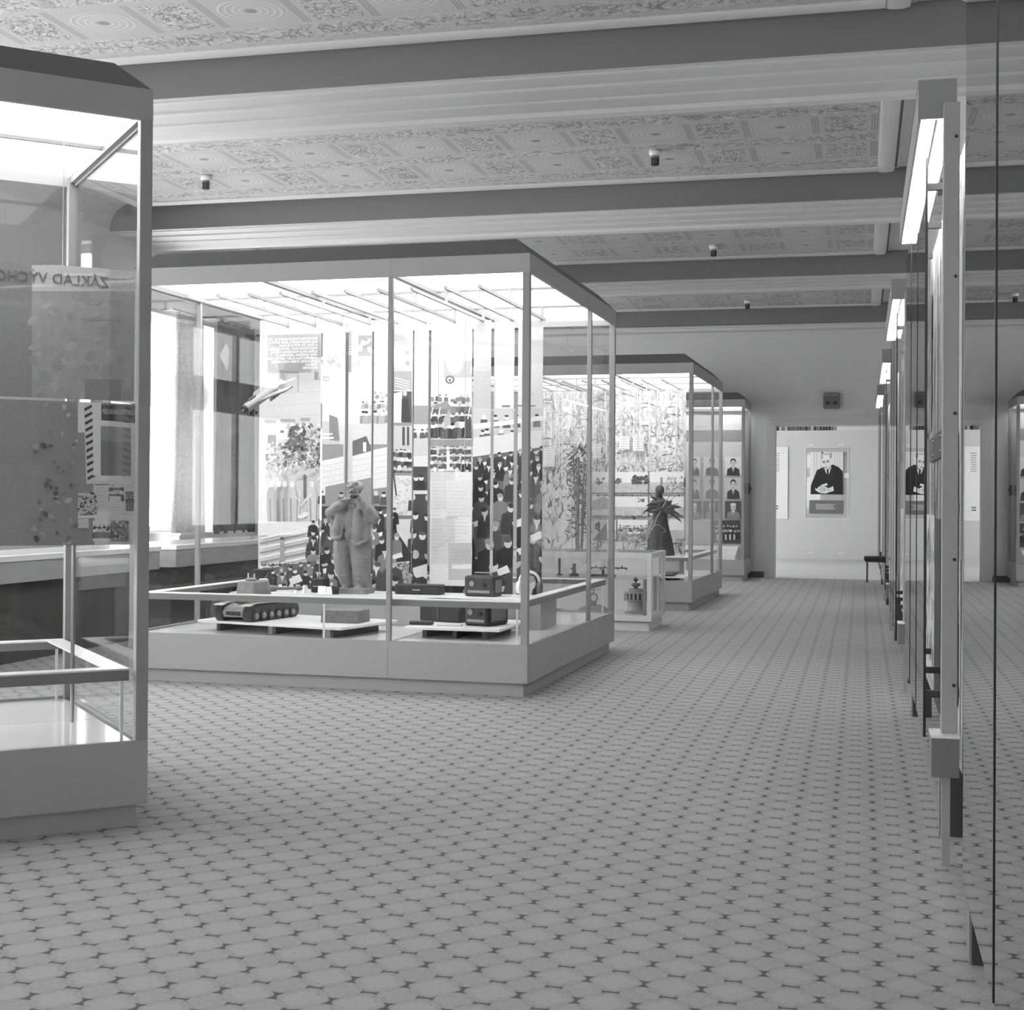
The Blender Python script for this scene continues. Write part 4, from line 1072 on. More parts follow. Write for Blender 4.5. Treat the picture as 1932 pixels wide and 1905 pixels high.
mb.limb([((-.09, 0, .63), .036), ((-.125, -.04, .54), .032), ((-.04, -.10, .53), .026), ((.02, -.115, .55), .022)]); mb.limb([((.09, 0, .63), .036), ((.14, -.03, .55), .032), ((.09, -.09, .52), .026), ((.04, -.115, .54), .022)])
mb.lathe([(.17, 0), (.17, .02), (.1, .03)], 20)
grow(mb, 'figure', M_BRONZE, wm, .0085, .012, 3)
hh = MB()
for s, cx in ((-1, .02), (1, .05)):
    hh.ball((cx, -.125, .55), (.02, .015, .02))
    for k in range(4): hh.limb([((cx + s * .008, -.135, .54 + k * .009), .006), ((cx - s * .014, -.148, .543 + k * .009), .005)], 8)
    hh.limb([((cx, -.125, .565), .006), ((cx - s * .01, -.135, .58), .005)], 8)
grow(hh, 'hands', M_BRONZE, wm, .003, 0, 1)
for k, (x, z, l, a) in enumerate(((.03, .55, .26, 1.0), (.03, .55, .24, .75), (.03, .55, .22, .35), (.03, .54, .3, -2.15), (.03, .54, .26, -2.0), (.06, .56, .16, .1))):
    e_ = (x + l * math.cos(a), -.14, z + l * math.sin(a))
    MB().tube([(x, -.135, z), ((x + e_[0]) / 2, -.15, (z + e_[2]) / 2 + .01), e_], .005).build('corn_stem', M_STEEL, wm)
def leaf3d(p, a, l, droop, w_):
    n_ = 7; top = []; bot = []
    for i in range(n_ + 1):
        t_ = i / n_; x = p[0] + l * t_ * math.cos(a); z = p[2] + l * t_ * math.sin(a) - droop * t_ * t_; ww = w_ * math.sin(math.pi * min(1, t_ * .85 + .15)) ** .7
        top.append((x - ww * math.sin(a), p[1] - .02 * t_, z + ww * math.cos(a))); bot.append((x + ww * math.sin(a), p[1] - .02 * t_, z - ww * math.cos(a)))
    vs = top + bot; m2 = n_ + 1; fr = [(i, i + 1, m2 + i + 1, m2 + i) for i in range(n_)]
    mb2 = MB(); mb2.add(vs, fr); o = mb2.build('corn_leaf', M_BRONZE, wm, True); so2 = o.modifiers.new('thickness', 'SOLIDIFY'); so2.thickness = .006
for (px_, pz_, a, l, dr, w_) in ((.05, .56, .9, .2, .06, .02), (.06, .55, .5, .22, .08, .022), (.06, .54, .15, .24, .12, .022), (.07, .53, -.15, .22, .1, .02), (-.02, .60, 2.6, .16, .1, .02), (-.04, .57, 3.0, .17, .12, .018), (-.02, .66, 2.3, .12, .05, .018), (.09, .57, .3, .2, .05, .024)): leaf3d((px_, -.14, pz_), a, l, dr, w_)
sc_ = MB().ball((-.012, .02, .785), (.056, .058, .058), 16, 10).ball((-.03, .03, .72), (.04, .035, .04)); sc_.limb([((-.03, -.03, .725), .014), ((-.02, -.05, .70), .01)], 8)
grow(sc_, 'headscarf', M_BRONZE, wm, .005, .004, 1)
MB().tube([(-.06, -.12, .36), (.0, -.13, .37), (.06, -.13, .33), (.09, -.12, .29), (.05, -.13, .28)], .004).build('cord', M_STEEL, wm)
# flat pieces on the floor of the second case
bd = thing('display_board', 'white display board with pale sheets on the floor of the corn case', 'display board', L2(-1.2, .3, ZB - .012), RZ)
MB().box(0, 1.1, 0, .5, .03, .045).build('board_top', M_WHITE, bd); MB().box(.1, .14, .05, .45, 0, .03).build('batten', M_CHAR, bd); MB().box(.9, .94, .05, .45, 0, .03).build('batten', M_CHAR, bd)
bw = thing('shallow_bowl', 'shallow grey bowl near the front right of the corn case', 'bowl', L2(-.32, .4, ZB - .012 + .045), 0)
MB().lathe([(.04, 0), (.09, .02), (.12, .05), (.125, .055), (.11, .052), (.03, .012)], 24).build('bowl_body', M_MID, bw, True); MB().lathe([(.04, 0), (.045, .006), (.03, .007)], 16).build('foot', M_CHAR, bw)
for o in (bw,): o.location.z += 0.0

# ------------------------------------------------------------------ far case: portraits
inv3 = inv_frame(O3, RZ)
def u3(px, y, py): return inv3(at_plane(px, py, L3(0, y), N1))
Y3 = .72
a, zt_ = u3(1290, Y3, 822); b, zb_ = u3(1399, Y3, 1030)
pb = thing('portrait_board', 'pale back board of the far case behind the portraits', 'display board', L3(-1.4, Y3 + .02, ZB - .012), RZ)
MB().box(-1.3, 1.3, .0, .02, 0, 2.28).build('board', mat('pale grey linen', 205, .9), pb); MB().box(-1.3, 1.3, -.004, 0, 1.86, 2.04).build('title_band', M_BAR, pb)
def portrait(pic, x0, y0, x1, y1, bgc, suit, cap=False):
    w_, h = x1 - x0, y1 - y0; cx = (x0 + x1) / 2
    pic.rect(x0, y0, x1, y1, bgc)
    pic.poly([(x0 + .1 * w_, y1), (x0 + .14 * w_, y0 + .66 * h), (cx - .12 * w_, y0 + .54 * h), (cx + .12 * w_, y0 + .54 * h), (x1 - .14 * w_, y0 + .66 * h), (x1 - .08 * w_, y1)], suit)
    pic.poly([(cx - .09 * w_, y0 + .55 * h), (cx + .09 * w_, y0 + .55 * h), (cx, y0 + .82 * h)], 240); pic.poly([(cx - .025 * w_, y0 + .6 * h), (cx + .025 * w_, y0 + .6 * h), (cx, y0 + .84 * h)], 60)
    if not cap: pic.ell(cx, y0 + .27 * h, .185 * w_, .2 * h, 48, 14)
    pic.ell(cx, y0 + .36 * h, .16 * w_, .2 * h, 214, 14)
    if cap: pic.ell(cx, y0 + .2 * h, .19 * w_, .1 * h, 235, 12)
    for s in (-1, 1): pic.ell(cx + s * .065 * w_, y0 + .32 * h, .03 * w_, .016 * h, 70, 6)
    pic.line(cx, y0 + .33 * h, cx, y0 + .4 * h, .02 * w_, 170); pic.line(cx - .05 * w_, y0 + .46 * h, cx + .05 * w_, y0 + .46 * h, .014 * h + .2, 120)
rows = [(862, 897, 232, 52, 0, 'man in a dark suit, top row'), (901, 941, 214, 80, 0, 'man in a grey suit, second row'), (945, 979, 90, 150, 1, 'figure in a pale cap')]
for (y0, y1, bgc, su, cp, nm) in rows:
    for cxn, (x0, x1) in enumerate(((1368, 1399), (1328, 1359), (1300, 1322))):
        pc = Pic(); portrait(pc, x0, y0, x1, y1, bgc, su, cp)
        it = px_items(pc, L3(0, Y3), N1, inv3); a, zt_ = u3(x0, Y3, y0); b, zb_ = u3(x1, Y3, y1)
        print_board('portrait_photo', 'portrait of a ' + nm + ', ' + ('right', 'middle', 'left')[cxn] + ' column of the far case', 'photograph', L3, Y3 - .01, a, b, zb_, zt_, it, bgc, .012, 'portraits in the far case', rz=RZ)
pc = Pic(); pc.rect(1340, 980, 1399, 1026, 74); pc.crowd(1345, 988, 1396, 1005, 2, 7, 3.2, (40, 60), (150, 230))
for k in range(5): pc.rect(1352 + k * 8, 1008, 1355 + k * 8, 1018, 235)
it = px_items(pc, L3(0, Y3), N1, inv3); a, zt_ = u3(1346, Y3, 981); b, zb_ = u3(1397, Y3, 1025)
print_board('group_photo', 'dark group photograph under the portraits of the far case', 'photograph', L3, Y3 - .01, a, b, zb_, zt_, it, 90, .012, rz=RZ)
ds = thing('sloping_display', 'sloping white display top with pale sheets at the bottom of the far case', 'display board', L3(-1.4, .12, ZB - .012), RZ)
MB().prism([(0, 0), (.5, 0), (.5, .2), (0, .06)], 'x', -1.25, 1.25).build('slope', M_WHITE, ds)
for k in range(4): MB().prism([(.08, .0835), (.4, .1731), (.4, .1771), (.08, .0875)], 'x', -1.1 + k * .6, -.7 + k * .6).build('sheet', mat('pale sheet', 225, .8), ds)
lk = thing('case_lock', 'black lock box on the side of the far case', 'lock', L3(.001, .55, 1.42), RZ)
MB().box(0, .035, -.05, .05, -.08, .08).build('lock_body', M_DARK, lk, bevel=.008); MB().cyl((.035, 0, 0), (.05, 0, 0), .018).build('key_barrel', M_CHAR, lk)

# ------------------------------------------------------------------ low table case with mechanical models
OLW = (-1.918, 13.10); LW = local(OLW, RZ)
M_LOW = mat('pale showcase paint', 214, .5, var=.03)
lc = thing('low_showcase', 'low glass showcase with mechanical models between the two large cases', 'display case', (OLW[0], OLW[1], 0), RZ)
Wl, Dl = 1.9, .84
MB().box(-Wl + .03, -.03, .03, Dl - .03, 0, .085).build('plinth', M_LOW, lc)
MB().box(-Wl, 0, 0, Dl, .092, .135).build('base_board', M_LOW, lc)
MB().box(-Wl + .02, -.02, .02, Dl - .02, .135, .14).build('floor_sheet', M_WHITE, lc)
for x in (-.022, -Wl + .022):
    for y in (.022, Dl - .022): MB().box(x - .02, x + .02, y - .02, y + .02, .135, .69).build('corner_post', M_LOW, lc)
for (a, b, c, d) in ((-Wl, 0, 0, .03), (-Wl, 0, Dl - .03, Dl), (-.03, 0, .03, Dl - .03), (-Wl, -Wl + .03, .03, Dl - .03)): MB().box(a, b, c, d, .69, .74).build('top_frame', M_LOW, lc)
MB().box(-Wl + .03, -.03, .03, Dl - .03, .735, .741).build('glass_top', M_GLASS, lc)
MB().box(-Wl + .045, -.045, .01, .016, .135, .69).build('glass_pane', M_GLASS, lc); MB().box(-Wl + .045, -.045, Dl - .016, Dl - .01, .135, .69).build('glass_pane', M_GLASS, lc)
MB().box(-.016, -.01, .045, Dl - .045, .135, .69).build('glass_pane', M_GLASS, lc); MB().box(-Wl + .01, -Wl + .016, .045, Dl - .045, .135, .69).build('glass_pane', M_GLASS, lc)
MB().box(-Wl + .05, -.06, .12, Dl - .06, .482, .49).build('shelf', M_GLASS, lc); MB().box(-Wl + .05, -.06, Dl - .05, Dl - .04, .14, .69).build('back_screen', M_WHITE, lc)
for x in (-.09, -Wl + .09):
    for y in (.16, Dl - .1): MB().box(x - .015, x + .015, y - .015, y + .015, .14, .482).build('shelf_leg', M_BAR, lc)
M_ALU = mat('turned steel', 160, .4, .15, var=.1, scale=12)
tb = thing('turbine_model', 'grey turned steel turbine model in the right of the low showcase', 'mechanical model', LW(-.215, .36, .14), RZ)
MB().lathe([(.11, 0), (.11, .012), (.085, .014), (.075, .05), (.078, .11), (.08, .125)], 28).build('base_drum', M_ALU, tb, True)
MB().lathe([(.118, .125), (.118, .135), (.1, .136)], 28).build('lower_flange', M_ALU, tb); MB().lathe([(.1, .135), (.1, .195)], 28).build('core_drum', M_CHAR, tb)
for k in range(16):
    a = 2 * math.pi * k / 16; MB().cyl((.104 * math.cos(a), .104 * math.sin(a), .136), (.104 * math.cos(a), .104 * math.sin(a), .195), .012, n=8).build('guide_vane', M_ALU, tb)
MB().lathe([(.118, .195), (.118, .205), (.07, .21), (.07, .235), (.065, .24)], 28).build('upper_flange', M_ALU, tb)
MB().lathe([(.035, .24), (.018, .248), (.03, .262), (.045, .27), (.045, .29), (.02, .295)], 24).build('generator', M_MID, tb, True); MB().cyl((0, 0, .29), (0, 0, .315), .006).build('shaft', M_STEEL, tb); MB().ball((0, 0, .328), .024).build('top_ball', M_CHAR, tb, True)
cr = thing('crankshaft_model', 'dark crankshaft model on a stand, on the shelf of the low showcase', 'mechanical model', LW(-.5, .36, .49), RZ)
MB().box(-.16, .08, -.04, .04, 0, .02).build('stand_base', M_CHAR, cr); MB().box(-.05, -.03, -.015, .015, .02, .07).build('stand_post', M_CHAR, cr)
cs_ = MB(); x = -.19
for k in range(9):
    cs_.cyl((x, 0, .085), (x + .035, 0, .085), .006, n=8); z = .085 + (.018 if k % 2 else -.018); cs_.box(x + .033, x + .041, -.012, .012, min(.08, z), max(.09, z + .006)); x += .043
cs_.build('crankshaft', M_CHAR, cr)
rg = thing('ring_gauge_model', 'small ring gauge on a domed base in the low showcase', 'mechanical model', LW(-.62, .3, .14), RZ)
MB().prism([(-.15, 0), (.15, 0), (.13, .04), (.07, .07), (-.07, .07), (-.13, .04)], 'y', -.07, .07).build('domed_base', M_BAR, rg); MB().lathe([(.03, .07), (.03, .1), (.02, .105)], 16).build('socket', M_MID, rg)
MB().tube([(.035 * math.cos(2 * math.pi * k / 20), 0, .145 + .04 * math.sin(2 * math.pi * k / 20)) for k in range(21)], .008, 8).build('ring', M_MID, rg); MB().cyl((0, 0, .185), (0, 0, .225), .006).build('spindle', M_MID, rg); MB().box(-.05, .06, -.004, .004, .222, .228).build('pointer', M_MID, rg)
pr = thing('press_model', 'small dark press model left of the crankshaft', 'mechanical model', LW(-.84, .4, .49), RZ)
MB().lathe([(.05, 0), (.05, .012), (.02, .03), (.018, .08)], 16).build('pedestal', M_CHAR, pr); MB().box(-.035, .015, -.012, .012, .06, .075).build('lever', M_CHAR, pr); MB().box(-.012, .012, -.012, .012, .08, .12).build('column', M_CHAR, pr)
for k, (x, h) in enumerate(((-1.0, .17), (-1.3, .15))):
    q = thing('measuring_rod', ['dark upright rod on the shelf of the low showcase, nearer the press model', 'dark upright rod on the shelf of the low showcase, farther left'][k], 'mechanical model', LW(x, .45, .49), RZ)
    MB().lathe([(.03, 0), (.03, .01), (.012, .012)], 14).build('foot', M_CHAR, q); MB().cyl((0, 0, .01), (0, 0, h), .011).build('rod', M_CHAR, q)
for k in range(3):
    booklet(['lower dark-edged booklet leaning at the left of the low showcase', 'middle booklet at the left of the low showcase', 'top white leaflet at the left of the low showcase'][k], LW(-1.12 + .05 * k, .22 + .06 * k, .14 + .012 * k), RZ + .3, .26, .1, .012, [M_CHAR, M_MID, M_WHITE][k])

# ------------------------------------------------------------------ lit display stands along the right wall
MR = -math.pi / 2
UY = [.6, 5.05, 9.55, 13.95, 18.25]
UN = ['nearest, at the right edge', 'second from the camera', 'third from the camera', 'fourth from the camera', 'farthest, beside the doorway']
UQ = ['nearest', 'second', 'third', 'fourth', 'farthest']
for k, Y0 in enumerate(UY):
    t = thing('wall_display_stand', 'lit display stand with glass along the right wall, ' + UN[k], 'display stand', (.27, Y0, 0))
    oX = -.27
    def B(x0, x1, y0, y1, z0, z1): return MB().box(x0 + oX, x1 + oX, y0, y1, z0, z1)
    B(.268, .322, -.05, -.005, .44, 2.62).build('post', mat('grey enamelled post', 165, .5, var=.05), t, bevel=.003, seg=1)
    B(.272, .30, -.045, -.01, 0, .315).build('post_foot', MATS['grey enamelled post'], t)
    for z in (.62, 1.05, 1.55, 2.02, 2.5): MB().cyl((.31 + oX, -.054, z), (.31 + oX, -.048, z), .006, n=8).build('screw', M_DARK, t)
    B(.186, .315, 0, .012, 2.58, 2.715).build('end_cap', M_CAP, t)
    B(.186, .196, .012, 2.42, 2.575, 2.715).build('canopy_side', M_CASE, t); B(.306, .315, .012, 2.42, 2.58, 2.715).build('canopy_side', M_CASE, t)
    B(.186, .315, .012, 2.42, 2.705, 2.715).build('canopy_top', M_CASE, t); B(.186, .315, 2.42, 2.432, 2.575, 2.715).build('end_cap', M_CAP, t)
    B(.196, .306, .012, 2.42, 2.60, 2.612).build('lit_diffuser', M_TUBE, t)
    MB().cyl((.25 + oX, .05, 2.592), (.25 + oX, 2.38, 2.592), .006, n=8).build('lamp_rail', M_BAR, t)
    blk = B(.235, .325, -.11, .05, .315, .447).build('wall_block', M_MID, t); B(.233, .327, -.112, .052, .447, .455).build('block_top', M_WHITE, blk)
    for i, (a, b) in enumerate(((.45, 1.22), (1.23, 2.01), (2.02, 2.8))):
        gp = B(.232, .238, a, b, .36, 2.55).build('glass_sheet', M_GLASS2, t)
        B(.230, .240, a - .004, a + .004, .36, 2.55).build('edge_strip', M_DARK, gp)
        for z in (2.44, .5):
            B(.238, .335, a + .06, a + .085, z, z + .026).build('clip', M_CHAR, gp)
    # picture wall behind the glass
    pc = Pic(); pc.rect(-3.5, 0, 0, 2.6, 178)
    for q in range(70):
        x = random.uniform(-3.45, -.02); w_ = random.uniform(.03, .22); z = random.uniform(.3, 2.4); h = random.uniform(.2, .9)
        pc.rect(x, z, x + w_, z + h, random.choice((205, 190, 160, 140, 120, 222)))
    for q in range(110):
        x = random.uniform(-3.45, -.02); pc.line(x, random.uniform(.3, 1.2), x + random.uniform(-.05, .05), random.uniform(1.3, 2.5), random.uniform(.01, .05), random.choice((220, 200, 150, 120, 95)))
    pc.rect(-3.4, .38, -1.9, 1.18, 226); pc.foliage(-3.4, .4, -1.9, 1.15, 120, 120, 235, .08); pc.rect(-1.85, .3, -1.35, 1.17, 60); pc.rect(-1.0, .5, -.2, 1.5, 215); pc.foliage(-1.0, .5, -.2, 1.45, 80, 90, 225, .07)
    pc.rect(-3.3, 1.6, -2.2, 2.3, 130); pc.foliage(-3.3, 1.6, -2.2, 2.3, 60, 90, 190, .1)
    FR = local((.345, Y0 + .04), MR)
    print_board('picture_wall', UQ[k] + ' tall picture wall behind the glass sheets on the right', 'picture', FR, 0, -3.4, -.0, .3, 2.5, pc.items, 178, .03, 'picture walls on the right', rz=MR)
    tp = thing('title_plate', UQ[k] + ' black title plate screwed to the picture wall on the right', 'sign plate', (.338, Y0 + 1.55, 1.44), 0, 'black plates on the right')
    MB().box(-.008, 0, -.65, .65, 0, .115).build('plate', M_DARK, tp)
    for y in (-.3, .3):
        for z in (.025, .09): MB().cyl((-.011, y, z), (-.008, y, z), .008, n=8).build('screw', M_STEEL, tp)
    for yy in (.4, 3.36):
        ft = B(.295, .40, yy, yy + .06, 0, .3).build('board_foot', M_CHAR, t); B(.288, .296, yy + .0, yy + .06, 0, .3).build('foot_edge', M_BAR, ft)
# clothes stool by the doorway
sl = thing('stool', 'low stool with a dark upholstered seat at the end of the aisle', 'stool', (.21, 22.1, 0))
MB().box(-.17, .17, -.15, .15, .33, .4).build('seat', M_DARK, sl, bevel=.025, seg=3); MB().box(-.15, .15, -.13, .13, .31, .33).build('seat_frame', M_CHAR, sl)
for x in (-.12, .12):
    for y in (-.11, .11): MB().cyl((x, y, 0), (x, y, .31), .013, n=10).build('leg', M_CHAR, sl)
# box on the wall above the doorway
sp = thing('wall_speaker', 'small rounded wall box with two dark spots above the doorway', 'loudspeaker', (-.468, YB, 2.70))
o = MB().box(-.13, .13, -.09, 0, 0, .26).build('housing', M_BAR, sp, bevel=.04, seg=4); MB().box(-.12, .12, -.1, -.088, .01, .2).build('grille', M_MID, sp, bevel=.02)
for x in (-.06, .06): MB().cyl((x, -.108, .09), (x, -.098, .09), .028, n=16).build('dark_spot', M_CHAR, sp)

# ------------------------------------------------------------------ the next room beyond the doorway
struct(MB().box(-9, 6, 33.7, 34, 0, 4).build('wall_far', M_PAINT)); struct(MB().box(4, 4.2, YB + .3, 34, 0, 4).build('wall_far_right', M_PAINT))
struct(MB().box(XR, 4.2, YB, YB + .3, 0, 4.2).build('wall_far_front', M_PAINT))
struct(MB().box(-9, 6, YB + .3, 34, 4, 4.2).build('ceiling', M_CEIL))
wall_with_openings('wall_far_left', 'x', -7.2, -7.0, YB + .3, 34, 0, 4, [(24.0, 27.6, .7, 3.4), (29.4, 32.4, .7, 3.4)], M_PAINT)
YP = 29.0
pn = thing('partition_panel', 'wide pale partition panel seen through the doorway', 'partition', (-.7, YP, 0))
MB().box(-2.6, 3.2, 0, .06, .055, 2.665).build('panel', mat('pale partition board', 205, .8, var=.03), pn)
for x in (-2.4, 3.0): MB().box(x - .03, x + .03, .06, .2, 0, 2.4).build('support_leg', M_CHAR, pn)
F0 = local((0, YP), 0); invY = inv_frame((0, YP), 0); NY = Vector((0, 1, 0))
def uy(px, py, dy=0): return invY(at_plane(px, py, (0, YP + dy, 0), NY))
pc = Pic(); pc.rect(1500, 840, 1620, 990, 232)
for x in (1536, 1541, 1549, 1575, 1580, 1585): pc.line(x, 852, x, 900, 1.6, 205)
pc.rect(1550.5, 852, 1553, 860, 50)
pc.poly([(1529, 933), (1530, 915), (1535, 903), (1541, 887), (1553, 881), (1566, 879), (1571, 876), (1582, 881), (1590, 889), (1591, 933)], 48)
pc.poly([(1555, 883), (1562, 888), (1569, 879), (1564, 895), (1559, 893)], 240); pc.poly([(1559.5, 887), (1563, 886.5), (1564, 893), (1561, 899)], 46)
pc.ell(1559.5, 869, 9.2, 16, 232, 20, -.08); pc.ell(1559, 861, 10, 7.5, 238, 16)
pc.ell(1567.5, 859, 2.6, 6, 165, 10); pc.ell(1551, 861, 2.0, 5, 185, 10); pc.ell(1560, 856.3, 8, 1.8, 190, 12)
pc.ell(1554.4, 872, 3, 1.2, 70, 8); pc.ell(1562, 870.5, 3, 1.2, 70, 8); pc.line(1551.5, 870, 1557, 869.5, .9, 60); pc.line(1559, 868.5, 1565, 867.5, .9, 60)
pc.line(1558.5, 872, 1557.5, 878, .8, 170); pc.line(1555, 882, 1562, 880.5, 1.0, 90); pc.poly([(1555, 884.5), (1562, 884), (1560, 886), (1556, 886)], 200); pc.line(1553, 880, 1553.5, 886, .5, 180); pc.line(1564, 878, 1565, 884, .5, 180)
pc.poly([(1538, 925), (1546, 917), (1556, 917), (1563, 921), (1570, 918), (1573, 926), (1566, 928), (1558, 931), (1547, 930), (1543, 926)], 226)
for a, b, c, d in ((1547, 921, 1556, 919), (1546, 924, 1557, 922), (1548, 927, 1559, 925), (1560, 922, 1566, 926)): pc.line(a, b, c, d, .7, 110)
pc.ell(1556, 922.5, 1.2, 1, 40, 6); pc.line(1538, 921, 1544, 928, 1.6, 245); pc.line(1571, 917, 1572, 926, 1.6, 245)
pc.poly([(1548, 915), (1560, 911), (1562, 915), (1552, 918)], 224)
it = px_items(pc, (0, YP - .03, 0), NY, invY)
(a, zt_), (b, zb_) = uy(1528.3, 852.3, -.03), uy(1590.3, 932.5, -.03)
print_board('portrait_photo', 'large portrait photograph of a seated man in a dark suit seen through the doorway', 'photograph', F0, -.03, a, b, zb_, zt_, it, 232, .025)
(a, zt_), (b, zb_) = uy(1519.5, 843), uy(1600, 979)
ap = thing('acrylic_sheet', 'clear acrylic sheet with rounded corners round the large portrait', 'acrylic sheet', ((a + b) / 2, YP - .004, zb_))
MB().box(-(b - a) / 2, (b - a) / 2, -.004, 0, 0, zt_ - zb_).build('sheet', M_GLASS, ap)
ed = MB(); w_ = (b - a) / 2; h_ = zt_ - zb_
for (x0, x1, z0, z1) in ((-w_, w_, 0, .012), (-w_, w_, h_ - .012, h_), (-w_, -w_ + .012, .012, h_ - .012), (w_ - .012, w_, .012, h_ - .012)): ed.box(x0, x1, -.006, -.004, z0, z1)
ed.build('polished_edge', M_WHITE, ap)
for (px, py) in ((1530, 839), (1587, 839), (1529, 1043), (1587, 1043)):
    x, z = uy(px, py); q = thing('wall_clip', {(1530, 839): 'upper left', (1587, 839): 'upper right', (1529, 1043): 'lower left', (1587, 1043): 'lower right'}[(px, py)] + ' metal clip on the pale partition panel', 'clip', (x, YP, z), 0, 'partition clips')
    MB().box(-.05, .05, -.02, 0, -.012, .012).build('clip_body', M_WHITE, q); MB().cyl((0, -.024, 0), (0, -.02, 0), .006, n=8).build('screw', M_MID, q)
(a, zt_), (b, zb_) = uy(1527, 943.5), uy(1590, 969)
pc = Pic()
for k in range(5): pc.rect(a + .13, zb_ + .085 + k * .024, b - .14 - random.uniform(0, .05), zb_ + .098 + k * .024, 190)
print_board('caption_plate', 'dark caption plate with pale text lines under the large portrait', 'caption', F0, -.02, a, b, zb_, zt_, pc.items, 118, .012)
(a, zt_), (b, zb_) = uy(1440, 843), uy(1486, 979)
pc = Pic()
for k in range(9): pc.rect(b - .28, zt_ - .14 - k * .045, b - .18 + random.uniform(-.02, .02), zt_ - .125 - k * .045, 150)
for k in range(2): pc.rect(b - .28, zb_ + .2 + k * .05, b - .19, zb_ + .225 + k * .05, 90)
print_board('text_panel', 'white text panel with rounded corners at the left of the doorway view', 'text panel', F0, -.02, a, b, zb_, zt_, pc.items, 235, .015)
(x, z) = uy(1597, 897); q = thing('wall_switch', 'small white switch plate right of the large portrait', 'switch', (x, YP, z)); MB().box(-.05, .05, -.012, 0, -.05, .05).build('plate', M_WHITE, q); MB().box(-.018, .018, -.018, -.012, -.028, .028).build('rocker', M_WHITE, q)
# row of dark spines seen over the top of the partition
ORD = ['first', 'second', 'third', 'fourth', 'fifth', 'sixth', 'seventh', 'eighth', 'ninth', 'tenth', 'eleventh', 'twelfth', 'thirteenth', 'fourteenth', 'fifteenth', 'sixteenth', 'seventeenth', 'eighteenth', 'nineteenth', 'twentieth'] + ['twenty-' + o for o in ('first', 'second', 'third', 'fourth', 'fifth', 'sixth', 'seventh', 'eighth', 'ninth')] + ['thirtieth']
for k in range(30):
    x = -2.35 + k * .062
    g = random.choice((45, 60, 80, 110, 150, 175, 95))
    q = MB().box(-.027, .027, 0, .12, 0, random.uniform(.30, .34)).build('folder', mat('folder cover %d' % g, g, .7), None); q.location = (x, 31.0, 2.6)
    tag(q, {45: 'black', 60: 'charcoal', 80: 'dark grey', 95: 'slate grey', 110: 'mid grey', 150: 'pale grey', 175: 'light grey'}[g] + ' folder, ' + ORD[k] + ' from the left in the row above the partition', 'folder', 'folders above the partition')
sh = thing('folder_shelf', 'high shelf behind the partition carrying the row of folders', 'shelf', (-1.4, 31.0, 0)); MB().box(-1.2, 1.2, -.02, .3, 2.57, 2.6).build('shelf_board', M_MID, sh)
for x in (-1.17, 1.17): MB().box(x - .02, x + .02, 0, .28, 0, 2.57).build('shelf_side', M_MID, sh)

# ------------------------------------------------------------------ boards inside the left-hand case
NL = Vector((-math.sin(AL), math.cos(AL), 0)); invL = inv_frame(OL, AL); YLB = .62
def ul(px, py, y=YLB): return invL(at_plane(px, py, LL(0, y), NL))
def lboard(nm, name, cat, pic, x0, y0, x1, y1, base, y=YLB, left=None):
    it = px_items(pic, LL(0, y), NL, invL); (a, zt_), (b, zb_) = ul(x0, y0, y), ul(x1, y1, y)
    if left is not None: a = left
    return print_board(name, nm, cat, LL, y, a, b, zb_, zt_, it, base, .006, rz=AL), (a, b, zb_, zt_)
pc = Pic(); pc.rect(60, 500, 260, 560, 210); pc.rect(60, 549, 262, 770, 172)  # reflection of a right-wall panel in the case glass, painted on a board
pc.foliage(60, 560, 255, 755, 90, 160, 184, 16); pc.rect(160, 715, 228, 757, 150); pc.rect(120, 515, 200, 521, 225); pc.rect(212, 520, 246, 526, 222); pc.line(150, 602, 228, 604, 3, 160)
t, (a, b, zb_, zt_) = lboard('upper grey board painted as a reflection with reversed lettering in the left case', 'painted_reflection_board', 'text panel', pc, 150, 503, 253, 757, 150, left=-1.1)
for x in (-.3, .3): MB().cyl((x, .003, zt_ - zb_), (x, .003, 2.70 - zb_), .002, n=6).build('hanger', M_STEEL, t)
x_, z_ = ul(206, 543)
lettering('lettering', 'ZÁKLAD VÝCHOVY', .060, mat('reflected lettering grey', 118, .8), t, (x_ - (a + b) / 2, -.004, z_ - zb_), mirror=True)  # reflected lettering modelled as mirrored text
pc = Pic(); pc.rect(60, 755, 262, 1040, 150); pc.rect(178, 788, 262, 1030, 222); pc.rect(147, 758, 191, 816, 222)
pc.poly([(158, 762), (172, 762), (180, 912), (163, 912)], 214)
for k in range(11): pc.poly([(159 + k * .6, 770 + k * 13), (173 + k * .7, 763 + k * 13), (173.5 + k * .7, 768 + k * 13), (159.5 + k * .6, 776 + k * 13)], 82)
pc.rect(191, 764, 256, 798, 96); pc.poly([(175, 791), (252, 798), (252, 903), (176, 897)], 226); pc.poly([(190, 803), (247, 807), (247, 898), (190, 897)], 150); pc.poly([(190, 830), (247, 836), (247, 898), (190, 897)], 132)
pc.rect(176, 907, 207, 965, 208); pc.rect(179, 913, 204, 915, 120)
for k in range(9): pc.rect(180, 920 + k * 4.5, 203, 921 + k * 4.5, 180)
pc.crowd(206, 912, 232, 934, 2, 5, 3.4, (50, 110)); pc.rect(206, 936, 228, 982, 226)
for k in range(8): pc.rect(209, 942 + k * 5, 225, 943 + k * 5, 185)
pc.rect(237, 927, 252, 964, 120); pc.crowd(238, 932, 252, 945, 1, 3, 3, (70, 100))
pc.rect(147, 930, 183, 972, 200); pc.foliage(147, 930, 183, 972, 70, 60, 190, 4); pc.rect(147, 972, 196, 977, 225); pc.rect(147, 978, 167, 996, 205)
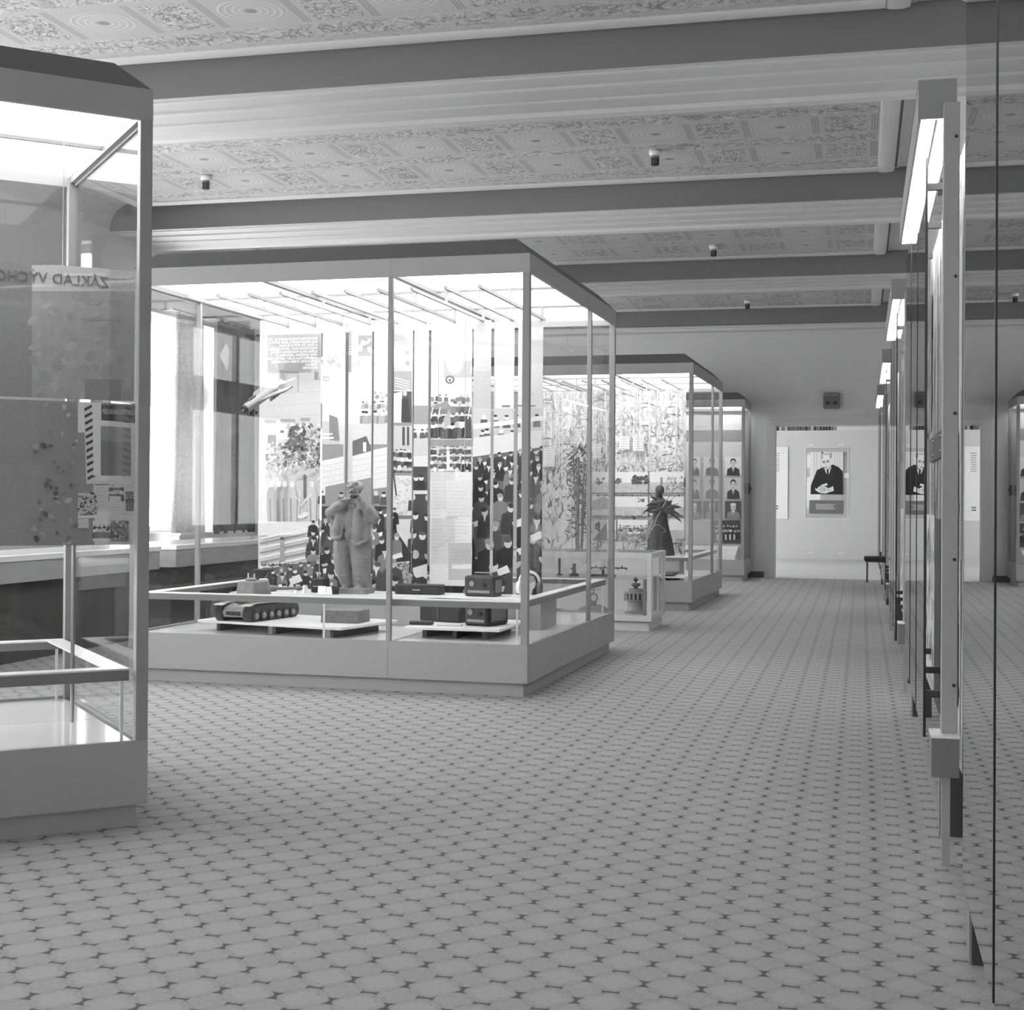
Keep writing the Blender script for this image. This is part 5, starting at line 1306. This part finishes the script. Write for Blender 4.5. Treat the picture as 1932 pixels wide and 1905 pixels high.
pc.rect(175, 982, 207, 1020, 225); pc.crowd(177, 986, 206, 1005, 2, 6, 3, (90, 160)); pc.rect(208, 982, 242, 1021, 120); pc.foliage(209, 984, 241, 1020, 70, 60, 230, 4)
pc.foliage(60, 760, 146, 1030, 60, 100, 190, 8)
t, (a, b, zb_, zt_) = lboard('pinboard of photographs, documents and a striped band in the left case', 'photo_board', 'pinboard', pc, 147, 758, 253, 1027, 150, left=-1.1)
for x in (-.35, .35): MB().cyl((x, .003, ZB - .012 - zb_), (x, .003, 0), .008, n=8).build('support_rod', M_STEEL, t)
x_, z_ = ul(192, 781)
cap_ = lettering('lettering', 'PŘEDÁVÁNÍ SOVĚTSKÝCH', .030, mat('pale ink', 205, .8), t, (x_ - (a + b) / 2, -.012, z_ - zb_)); cap_.scale.x = .40
# ------------------------------------------------------------------ furniture by the windows
def table_case(label, x, y0, y1):
    t = thing('table_showcase', label, 'display case', (x, y0, 0))
    D = y1 - y0
    MB().box(0, .7, 0, D, .60, .76).build('body', M_CASE, t); MB().box(-.01, .71, -.01, D + .01, .76, .80).build('frame', M_WHITE, t); MB().box(.03, .67, .03, D - .03, .80, .806).build('glass_top', M_GLASS, t)
    MB().box(.05, .62, .06, D - .06, 0, .6).build('closed_base', mat('dark cabinet front', 70, .7, var=.15), t)
    return t
table_case('long flat table showcase below the windows, behind the large case', -6.75, 11.6, 15.2)
table_case('farther flat table showcase below the windows', -6.75, 15.5, 19.0)
table_case('flat table showcase below the windows behind the left case', -6.75, 7.6, 11.3)
for k, (yy, r, lab) in enumerate(((11.9, .2, 'left dark wheel model standing before the long table showcase'), (12.6, .2, 'right dark wheel model standing before the long table showcase'))):
    q = thing('wheel_model', lab, 'wheel model', (-5.85, yy, 0)); mb = MB().cyl((-.05, 0, r), (.05, 0, r), r, r, 24); mb.build('tyre', M_DARK, q); MB().cyl((.05, 0, r), (.062, 0, r), r * .55, r * .5, 20).build('hub', M_MID, q)
ht = thing('window_heater', 'white slotted heater cover standing under the window', 'heater', (XL + .12, 14.5, 0))
MB().box(0, .16, 0, 1.75, .08, .80).build('cover', M_WHITE, ht); MB().box(-.01, .18, -.01, 1.76, .80, .825).build('top_plate', M_WHITE, ht)
for k in range(2): MB().box(.16, .165, .1 + k * .85, .8 + k * .85, .68, .75).build('slot', M_DARK, ht)
for y in (.05, 1.7): MB().box(.02, .14, y - .03, y + .03, 0, .08).build('foot', M_CHAR, ht)
